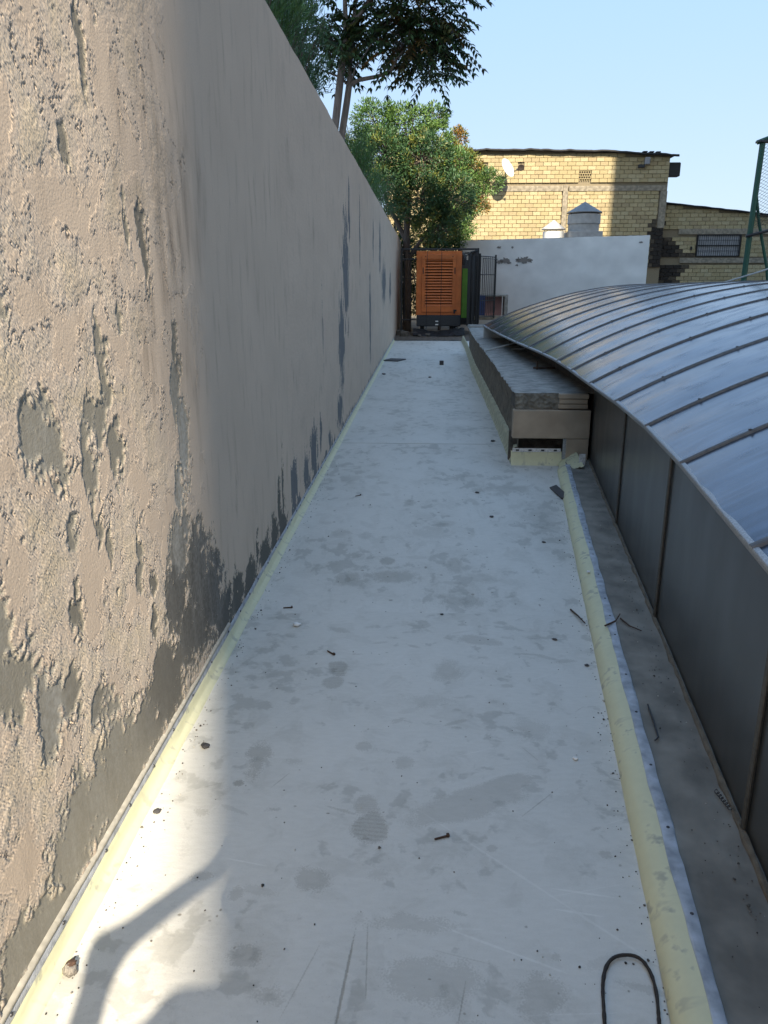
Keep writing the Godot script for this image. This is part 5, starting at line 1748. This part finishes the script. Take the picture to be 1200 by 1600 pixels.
# ---------------------------------------------------------------- green fence post, ropes
func build_pole():
	var t := thing("fence_post", "tall green steel post with brace and chain link mesh", "fence", Vector3(7.76, 0, -20.0))
	var p := MB.new()
	p.tube([Vector3(-0.02, -0.05, 0), Vector3(0.0, 2.7, 0), Vector3(0.03, 4.72, 0)], 0.065, 0.065, 12)
	part("post", p, M.green, t)
	var b := MB.new()
	b.tube([Vector3(0.0, 3.77, 0), Vector3(0.18, 3.0, 0.0), Vector3(0.5, 1.99, 0.0), Vector3(0.9, 0.0, 0.0)], 0.035, 0.035, 10)
	part("brace", b, M.green, t)
	part("top_plate", boxm(Vector3(0.34, 0.05, 0.22), 0.01, Vector3(0.07, 4.76, 0)), M.plastic_dark, t)
	var r := MB.new()
	r.tube([Vector3(-0.1, 4.74, 0), Vector3(3.6, 6.1, 0.6)], 0.05, 0.05, 8)
	part("top_rail", r, M.green, t)
	var q := MB.new()
	q.tube([Vector3(-0.12, 2.68, 0.08), Vector3(3.6, 3.62, 0.7)], 0.035, 0.035, 8)
	part("cross_rail", q, M.black, t)
	var far_post := MB.new()
	far_post.tube([Vector3(3.5, -0.05, 0.6), Vector3(3.5, 6.05, 0.6)], 0.065, 0.065, 10)
	part("post", far_post, M.green, t)
	# woven mesh
	var m := MB.new()
	var n := 34
	for k in range(-n, n):
		for s in [-1.0, 1.0]:
			var pts := []
			for j in 2:
				var u: float = k * 0.1 + (j * 2.4)
				var vv: float = 2.4 * j
				pts.append([u, vv if s > 0 else 2.4 - vv])
			var a := Vector2(pts[0][0], pts[0][1])
			var c := Vector2(pts[1][0], pts[1][1])
			if a.x < 0.05:
				a = a.lerp(c, (0.05 - a.x) / (c.x - a.x)) if c.x > 0.05 else Vector2(-1, 0)
			if a.x < 0.0: continue
			if c.x > 3.4: c = a.lerp(c, (3.4 - a.x) / (c.x - a.x)) if a.x < 3.4 else a
			if (c - a).length() < 0.05: continue
			var f := func(w: Vector2) -> Vector3: return Vector3(w.x, 2.85 + w.x * 0.26 + w.y * 0.76, 0.02 + w.x * 0.17)
			m.tube([f.call(a), f.call(c)], 0.004, 0.004, 3, false)
	tag(part("chain_link_mesh", m, M.plastic_dark, t), "", "", "", "stuff")
	# ropes over the vault
	var rope := MB.new()
	var a := Vector3(0.885, 0.668, -11.35)
	var e := Vector3(15.52, 4.75, -19.0)
	var mid := Vector3(4.98, 1.80, -12.0)
	var pts := []
	for k in 40:
		var s := k / 39.0
		if s < 0.5: pts.append(a.lerp(mid, s * 2.0) + Vector3(0, -0.10 * sin(PI * s * 2.0) * 0.15, 0))
		else: pts.append(mid.lerp(e, s * 2.0 - 1.0))
	rope.tube(pts, 0.012, 0.012, 6)
	solo("rope", rope, worn(mat(0.5, 0.49, 0.46, 0.9), T.grain, 5.0), "pale rope stretched from the parapet up over the vault", "rope")
	var r2 := MB.new()
	r2.tube([Vector3(1.30, 0.668, -11.7), Vector3(1.40, 0.72, -11.1), Vector3(1.55, 0.99, -10.6)], 0.008, 0.008, 6)
	solo("rope", r2, worn(mat(0.42, 0.41, 0.39, 0.9), T.grain, 5.0), "short loose rope end lying on the parapet under the eave", "rope")

# ---------------------------------------------------------------- small things on the floor
func chip(size: Vector3, turn: float, s: int) -> MB:
	var b := MB.new()
	var f := nz(s, 1.0, 2)
	var fn := func(u, v):
		var th: float = u * TAU
		var ph: float = (v - 0.5) * PI
		var o := Vector3(cos(th) * cos(ph), sin(ph), sin(th) * cos(ph))
		var k := 1.0 + 0.5 * f.get_noise_3d(o.x * 1.5, o.y * 1.5, o.z * 1.5)
		return Basis(Vector3.UP, turn) * (o * k * size * 0.5) + Vector3(0, size.y * 0.46, 0)
	b.grid(12, 8, fn)
	return b

func build_small_things():
	# strap lying in a loop
	var lp := [Vector3(0.395, 0.006, -1.15), Vector3(0.417, 0.006, -1.288), Vector3(0.432, 0.006, -1.381), Vector3(0.446, 0.007, -1.457), Vector3(0.466, 0.008, -1.506), Vector3(0.493, 0.010, -1.532), Vector3(0.531, 0.010, -1.539), Vector3(0.555, 0.010, -1.526), Vector3(0.567, 0.008, -1.49), Vector3(0.566, 0.007, -1.441), Vector3(0.556, 0.006, -1.387), Vector3(0.535, 0.006, -1.295), Vector3(0.50, 0.006, -1.15)]
	var cv := Curve3D.new()
	for i in lp.size():
		var tn: Vector3 = (lp[mini(i + 1, lp.size() - 1)] - lp[maxi(i - 1, 0)]) * 0.18
		cv.add_point(lp[i], -tn, tn)
	var st := MB.new()
	var path := []
	for k in 90: path.append(cv.sample_baked(cv.get_baked_length() * k / 89.0, true))
	var wv := nz(131, 8.0, 2)
	var sf := func(u, v):
		var j := roundi(v * 89)
		var p: Vector3 = path[j]
		var d: Vector3 = (path[mini(j + 1, 89)] - path[maxi(j - 1, 0)]).normalized()
		var side := Vector3(-d.z, 0, d.x)
		var an: float = u * TAU
		return p + side * cos(an) * (0.0045 + 0.0015 * wv.get_noise_1d(v * 40)) + Vector3(0, sin(an) * 0.0048, 0)
	st.grid(8, 90, sf, true)
	solo("rubber_strap", st, worn(mat(0.035, 0.027, 0.022, 0.7), T.pits, 6.0), "black rubber strap lying in a loop beside the right cove", "strap")
	# slate leaning on the cove
	var sl := MB.new()
	sl.box(Vector3(0, 0.018, 0), Vector3(0.06, 0.012, 0.34), 0.003, Basis(Vector3.UP, 0.12) * Basis(Vector3.BACK, 0.35))
	solo("slate_strip", sl, M.slate, "dark slate strip leaning against the right cove's far end", "slate", Vector3(1.085, 0.0, -5.95))
	var tl := MB.new()
	tl.box(Vector3(0, 0.012, 0), Vector3(0.36, 0.018, 0.5), 0.003, Basis(Vector3.UP, -0.35))
	solo("dark_tile", tl, M.slate, "dark flat tile lying on the white floor's far left", "tile", Vector3(-0.64, 0.0, -16.95))
	solo("small_box", boxm(Vector3(0.085, 0.085, 0.085), 0.006, Vector3(0, 0.0425, 0)), M.slate, "small black cube standing far down the white floor", "box", Vector3(0.365, 0.0, -16.04))
	# broken stub by the left cove
	var sb := thing("stone_lump", "pale broken stone lump with rusty top beside left cove", "stone", Vector3(-0.832, 0, -1.425))
	part("lump", chip(Vector3(0.036, 0.030, 0.034), 0.4, 5), M.stone, sb)
	part("rusty_top", chip(Vector3(0.024, 0.012, 0.02), 1.0, 6), M.rust, sb, Vector3(0.003, 0.021, -0.005))
	# nails and bolts
	var bolts := [[0.074, -1.945, 0.4, 0.045, "rusty bolt lying right of the nearer shoe print"], [-0.40, -3.13, -0.8, 0.05, "dark nail beside the farther shoe print"], [-0.68, -3.62, 0.2, 0.045, "small dark nail near the left cove in midfloor"], [-0.50, -5.81, 0.7, 0.05, "thin nail left of centre beyond the grey stains"]]
	for q in bolts:
		var b := MB.new()
		var d := Vector3(cos(q[2]), 0, -sin(q[2]))
		b.tube([Vector3(0, 0.004, 0) - d * q[3] * 0.5, Vector3(0, 0.004, 0) + d * q[3] * 0.4], 0.003, 0.0035, 6)
		b.tube([Vector3(0, 0.0065, 0) + d * q[3] * 0.4, Vector3(0, 0.0065, 0) + d * q[3] * 0.55], 0.0065, 0.006, 8)
		solo("bolt", b, M.rust, q[4], "bolt", Vector3(q[0], 0.0, q[1]), "loose nails and bolts on the floor")
	var chips := [[0.63, -3.32, 0.02, "black chip near the right cove beside the grey curve"], [0.50, -5.29, 0.03, "round black chip right of centre before the tan pier"], [0.79, -4.74, 0.022, "dark chip close to the right cove in midfloor"], [-0.82, -2.02, 0.022, "dark crumb on sunlit floor beside left cove"], [-0.765, -2.38, 0.03, "cluster crumb of dark grit near the left cove"], [0.73, -3.07, 0.018, "tiny dark crumb left of the right cove"], [0.74, -8.05, 0.045, "dark crumb beside the parapet's near corner"], [-0.73, -14.24, 0.06, "black crumb on far floor near the left wall"], [0.11, -13.79, 0.05, "dark crumb on the far floor's middle"], [0.44, -5.95, 0.03, "dark sliver near scuff marks before the tan pier"], [0.11, -3.58, 0.016, "small brown crumb among the grey stains"]]
	for i in chips.size():
		var q = chips[i]
		solo("chip", chip(Vector3(q[2] * 1.2, q[2] * 0.4, q[2]), i * 1.3, 20 + i), M.slate, q[3], "chip", Vector3(q[0], 0.0, q[1]), "dark crumbs on the floor")
	var pale := [[-0.60, -3.41, 0.03, "pale pebble by the left cove in midfloor"], [0.55, -2.37, 0.016, "tiny white pebble near the right cove"], [0.93, -4.05, 0.02, "white pebble on the concrete ledge, farther one"]]
	for i in pale.size():
		var q = pale[i]
		solo("pebble", chip(Vector3(q[2] * 1.2, q[2] * 0.6, q[2]), i * 2.3, 40 + i), M.white, q[3], "pebble", Vector3(q[0], 0.062 if i == 2 else 0.0, q[1]), "pale pebbles")
	# twigs, hook and screw on the ledge side
	var tw := [[[Vector3(0.765, 0.008, -3.66), Vector3(0.785, 0.014, -3.57), Vector3(0.80, 0.02, -3.47)], 0.005, "dark twig lying in the angle of the right cove"], [[Vector3(0.857, 0.079, -3.317), Vector3(0.924, 0.072, -3.391), Vector3(0.955, 0.085, -3.444)], 0.0045, "bent dark twig across the grey tape on the ledge"], [[Vector3(0.955, 0.068, -3.43), Vector3(0.979, 0.066, -3.35), Vector3(1.02, 0.066, -3.30)], 0.004, "short dark twig on the ledge behind the bent one"]]
	for q in tw:
		var b := MB.new()
		b.tube(q[0], q[1], q[1] * 0.6, 6)
		solo("twig", b, M.rust, q[2], "twig", Vector3.ZERO, "twigs by the right cove")
	var hk := MB.new()
	hk.tube([Vector3(0.868, 0.068, -2.64), Vector3(0.858, 0.068, -2.52), Vector3(0.845, 0.068, -2.42), Vector3(0.828, 0.067, -2.40)], 0.0035, 0.003, 6)
	solo("wire_hook", hk, M.metal_dark, "thin wire hook lying on the concrete ledge", "wire")
	var sp := MB.new()
	var sp_pts := []
	for k in 60:
		var a := k * 0.75
		sp_pts.append(Vector3(0.935, 0.073, -2.12).lerp(Vector3(0.948, 0.073, -2.03), k / 59.0) + Vector3(cos(a), sin(a), 0) * 0.0055)
	sp.tube(sp_pts, 0.0016, 0.0016, 4)
	solo("coil_spring", sp, M.metal_dark, "small coil spring on the ledge against the facade's foot", "spring")
	# rods cast into the parapet top
	var rods := [[Vector3(1.30, 0.66, -8.98), 0.2, "bent steel rod lying on the parapet's near part"], [Vector3(1.30, 0.66, -14.8), 0.0, "short upright steel stub at the parapet's far end"], [Vector3(1.36, 0.66, -12.48), 0.1, "bent steel stub midway along the parapet"]]
	for q in rods:
		var b := MB.new()
		b.tube([Vector3(0, -0.01, -0.04), Vector3(0.0, 0.09, -0.04)], 0.012, 0.010, 6)
		if q[1] > 0.0: b.tube([Vector3(-0.05, 0.016, 0), Vector3(q[1], 0.014, 0.0)], 0.012, 0.012, 6)
		else: b.tube([Vector3(-0.05, 0.016, -0.04), Vector3(0.06, 0.016, -0.04)], 0.012, 0.012, 6)
		solo("steel_rod", b, M.rust, q[2], "rod", q[0], "steel rods on the parapet")

# ---------------------------------------------------------------- the photographer, whose shadow falls on the floor
func capsule(p: Vector3, a: Vector3, b: Vector3, ra: float, rb: float) -> float:
	var ab := b - a
	var t := clampf((p - a).dot(ab) / maxf(ab.length_squared(), 1e-9), 0.0, 1.0)
	return p.distance_to(a + ab * t) - lerpf(ra, rb, t)

func nets(bones: Array, cell: float, k: float, colour: Callable, b: MB):
	# surface nets over a smooth union of tapered capsules
	var lo := Vector3.INF
	var hi := -Vector3.INF
	for q in bones:
		for e in [[q[0], q[2]], [q[1], q[3]]]:
			lo = lo.min(e[0] - Vector3.ONE * (e[1] + cell * 2))
			hi = hi.max(e[0] + Vector3.ONE * (e[1] + cell * 2))
	var n := Vector3i(((hi - lo) / cell).ceil()) + Vector3i.ONE
	var f := PackedFloat32Array()
	f.resize(n.x * n.y * n.z)
	f.fill(1.0)
	for q in bones:
		var r: float = max(q[2], q[3]) + cell * 2 + k
		var l0 := Vector3i(((q[0].min(q[1]) - Vector3.ONE * r - lo) / cell).floor()).clamp(Vector3i.ZERO, n - Vector3i.ONE)
		var l1 := Vector3i(((q[0].max(q[1]) + Vector3.ONE * r - lo) / cell).ceil()).clamp(Vector3i.ZERO, n - Vector3i.ONE)
		for z in range(l0.z, l1.z + 1):
			for y in range(l0.y, l1.y + 1):
				for x in range(l0.x, l1.x + 1):
					var o := (z * n.y + y) * n.x + x
					var d := capsule(lo + Vector3(x, y, z) * cell, q[0], q[1], q[2], q[3])
					var c := f[o]
					var h := maxf(k - absf(d - c), 0.0) / k
					f[o] = minf(d, c) - h * h * k * 0.25
	var id := {}
	var sx := 1
	var sy := n.x
	var sz := n.x * n.y
	var corner := [0, sx, sy, sx + sy, sz, sx + sz, sy + sz, sx + sy + sz]
	for z in n.z - 1:
		for y in n.y - 1:
			for x in n.x - 1:
				var o := z * sz + y * sy + x
				var s0 := f[o] < 0.0
				var mixed := false
				for c in 7:
					if (f[o + corner[c + 1]] < 0.0) != s0:
						mixed = true
						break
				if not mixed: continue
				var sum := Vector3.ZERO
				var cnt := 0
				for c in 8:
					for ax in 3:
						if c & (1 << ax): continue
						var c2 := c | (1 << ax)
						var fa := f[o + corner[c]]
						var fb := f[o + corner[c2]]
						if (fa < 0.0) != (fb < 0.0):
							var t := fa / (fa - fb)
							var pa := Vector3(c & 1, (c >> 1) & 1, (c >> 2) & 1)
							pa[ax] += t
							sum += pa
							cnt += 1
				var p := lo + (Vector3(x, y, z) + sum / cnt) * cell
				var g := Vector3(f[o + sx] - f[o], f[o + sy] - f[o], f[o + sz] - f[o]).normalized()
				b.col = colour.call(p)
				id[o] = b.vert(p, g)
	for z in range(1, n.z - 1):
		for y in range(1, n.y - 1):
			for x in range(1, n.x - 1):
				var o := z * sz + y * sy + x
				var s := f[o] < 0.0
				for e in [[sx, sy, sz], [sy, sz, sx], [sz, sx, sy]]:
					if (f[o + e[0]] < 0.0) == s: continue
					var q := [id.get(o), id.get(o - e[1]), id.get(o - e[1] - e[2]), id.get(o - e[2])]
					if null in q: continue
					if s: b.ix.append_array([q[0], q[3], q[2], q[0], q[2], q[1]])
					else: b.ix.append_array([q[0], q[1], q[2], q[0], q[2], q[3]])

func build_person():
	var t := thing("person", "person in dark shirt and trousers holding up a phone, seen as a shadow", "person", Vector3(0.10, 0, 0.42))
	var o := Vector3(0.10, 0, 0.42)
	var V := func(x, y, z): return Vector3(x, y, z) - o
	var b := MB.new()
	var bones := [
		[V.call(0.10, 0.98, 0.43), V.call(0.10, 1.20, 0.43), 0.125, 0.12], [V.call(0.04, 1.34, 0.43), V.call(0.16, 1.34, 0.43), 0.105, 0.105], [V.call(0.10, 1.15, 0.43), V.call(0.10, 1.38, 0.43), 0.13, 0.10],
		[V.call(-0.06, 1.40, 0.43), V.call(0.26, 1.40, 0.43), 0.06, 0.06], [V.call(0.10, 1.42, 0.43), V.call(0.10, 1.54, 0.41), 0.058, 0.055],
		[V.call(0.02, 0.94, 0.43), V.call(0.18, 0.94, 0.43), 0.105, 0.105],
		[V.call(0.01, 0.92, 0.43), V.call(-0.01, 0.50, 0.41), 0.085, 0.058], [V.call(-0.01, 0.50, 0.41), V.call(-0.02, 0.09, 0.45), 0.058, 0.04], [V.call(-0.02, 0.05, 0.47), V.call(-0.04, 0.035, 0.26), 0.045, 0.035],
		[V.call(0.19, 0.92, 0.43), V.call(0.21, 0.50, 0.41), 0.085, 0.058], [V.call(0.21, 0.50, 0.41), V.call(0.22, 0.09, 0.45), 0.058, 0.04], [V.call(0.22, 0.05, 0.47), V.call(0.24, 0.035, 0.26), 0.045, 0.035],
		# left arm: elbow out and low, forearm up, wrist turned in to the phone
		[V.call(-0.08, 1.39, 0.43), V.call(-0.34, 1.14, 0.32), 0.055, 0.044], [V.call(-0.34, 1.14, 0.32), V.call(-0.335, 1.34, 0.17), 0.044, 0.034], [V.call(-0.335, 1.34, 0.17), V.call(-0.10, 1.50, 0.085), 0.036, 0.027],
		# right arm
		[V.call(0.28, 1.39, 0.43), V.call(0.36, 1.14, 0.33), 0.055, 0.044], [V.call(0.36, 1.14, 0.33), V.call(0.12, 1.50, 0.10), 0.044, 0.028],
	]
	var skin := Color(0.42, 0.26, 0.18)
	var clothes := func(p: Vector3) -> Color:
		if p.y > 1.45 and absf(p.x) < 0.09: return skin
		if p.y < 0.10: return Color(0.02, 0.02, 0.02)
		if p.y < 0.96: return Color(0.03, 0.035, 0.05)
		if p.z < -0.29: return skin
		return Color(0.05, 0.06, 0.08)
	nets(bones, 0.018, 0.05, clothes, b)
	# head with brow, nose, ears and chin
	var h := V.call(0.10, 1.66, 0.38) as Vector3
	nets([[h + Vector3(0, 0.03, 0.02), h + Vector3(0, 0.03, -0.015), 0.088, 0.080], [h + Vector3(0, -0.02, -0.03), h + Vector3(0, -0.075, -0.045), 0.062, 0.036], [h + Vector3(0, 0.005, -0.09), h + Vector3(0, -0.022, -0.108), 0.010, 0.014], [h + Vector3(-0.088, 0.01, 0.005), h + Vector3(-0.088, -0.03, 0.005), 0.014, 0.010], [h + Vector3(0.088, 0.01, 0.005), h + Vector3(0.088, -0.03, 0.005), 0.014, 0.010], [h + Vector3(-0.02, -0.05, -0.085), h + Vector3(0.02, -0.05, -0.085), 0.008, 0.008], [h + Vector3(0, -0.06, 0.0), h + Vector3(0, -0.16, 0.03), 0.055, 0.055]], 0.008, 0.02, func(p: Vector3) -> Color: return Color(0.03, 0.022, 0.018) if p.y > h.y + 0.055 or (p.z > h.z + 0.02 and p.y > h.y - 0.03) else skin, b)
	# hands closed on the phone's edges
	for s in [-1.0, 1.0]:
		var w: Vector3 = V.call(-0.10 if s < 0 else 0.12, 1.50, 0.09 if s < 0 else 0.10)
		var palm: Vector3 = V.call(s * 0.062, 1.545, 0.075)
		var hb := [[w, palm, 0.025, 0.027], [palm, palm + Vector3(-s * 0.008, 0.03, -0.005), 0.027, 0.022]]
		for k in 4:
			var r0: Vector3 = palm + Vector3(s * 0.004, 0.040 - k * 0.019, -0.018)
			var r1 := r0 + Vector3(-s * 0.012, 0.004, -0.026)
			hb.append([r0, r1, 0.0095, 0.009])
			hb.append([r1, r1 + Vector3(-s * (0.026 - 0.003 * absf(k - 1.0)), 0.002, -0.002), 0.009, 0.0075])
		hb.append([palm + Vector3(-s * 0.008, 0.0, 0.016), palm + Vector3(-s * 0.026, 0.026, 0.018), 0.011, 0.0095])
		hb.append([palm + Vector3(-s * 0.026, 0.026, 0.018), palm + Vector3(-s * 0.034, 0.05, 0.012), 0.0095, 0.008])
		nets(hb, 0.005, 0.008, func(_p: Vector3) -> Color: return skin, b)
	var m := tinted()
	m.roughness = 0.8
	part("body", b, m, t, Vector3.ZERO, true)
	var ph := solo("phone", boxm(Vector3(0.078, 0.165, 0.009), 0.003), M.black, "black phone held up in both hands at chest height", "phone", Vector3(0, 1.535, 0.062))
	ph.rotation.x = deg_to_rad(-16.5)


# ---------------------------------------------------------------- grit swept into the edges
func build_grit():
	var unit := []
	for k in 4: unit.append(chip(Vector3(1, 0.6, 0.8), k * 0.9, 60 + k))
	var b := MB.new()
	var r2 := RandomNumberGenerator.new()
	r2.seed = 99
	for k in 900:
		var z := -1.0 - 6.0 * pow(r2.randf(), 1.6)
		var x := 0.0
		var y := 0.0
		var q := r2.randf()
		if q < 0.30: x = -0.845 + absf(r2.randfn(0.0, 0.035))
		elif q < 0.55: x = curb_x(z) - absf(r2.randfn(0.0, 0.03))
		elif q < 0.80:
			x = facade_x(z) - 0.03 - absf(r2.randfn(0.0, 0.05))
			y = 0.062
		else: x = r2.randf_range(-0.8, curb_x(z) - 0.02)
		if q >= 0.55 and q < 0.8 and x < curb_x(z) + 0.115: continue
		var s := r2.randf_range(0.0022, 0.006) * (1.0 if r2.randf() < 0.9 else 1.8)
		var v := r2.randf_range(0.03, 0.16)
		b.col = Color(v, v * 0.9, v * 0.78) if r2.randf() < 0.85 else Color(0.5, 0.48, 0.43)
		var u: MB = unit[r2.randi() % 4]
		var base := b.v.size()
		var bs := Basis(Vector3.UP, r2.randf() * TAU).scaled(Vector3.ONE * s)
		for i in u.v.size():
			b.v.append(bs * u.v[i] + Vector3(x, y, z))
			b.n.append((bs * u.n[i]).normalized())
			b.c.append(b.col)
			b.u.append(Vector2.ZERO)
		for i in u.ix.size(): b.ix.append(base + u.ix[i])
	var m := tinted()
	m.roughness = 0.95
	var o := solo("grit", b, m, "fine dark grit swept along the coves and ledge", "grit", Vector3.ZERO, "", true)
	o.set_meta("kind", "stuff")
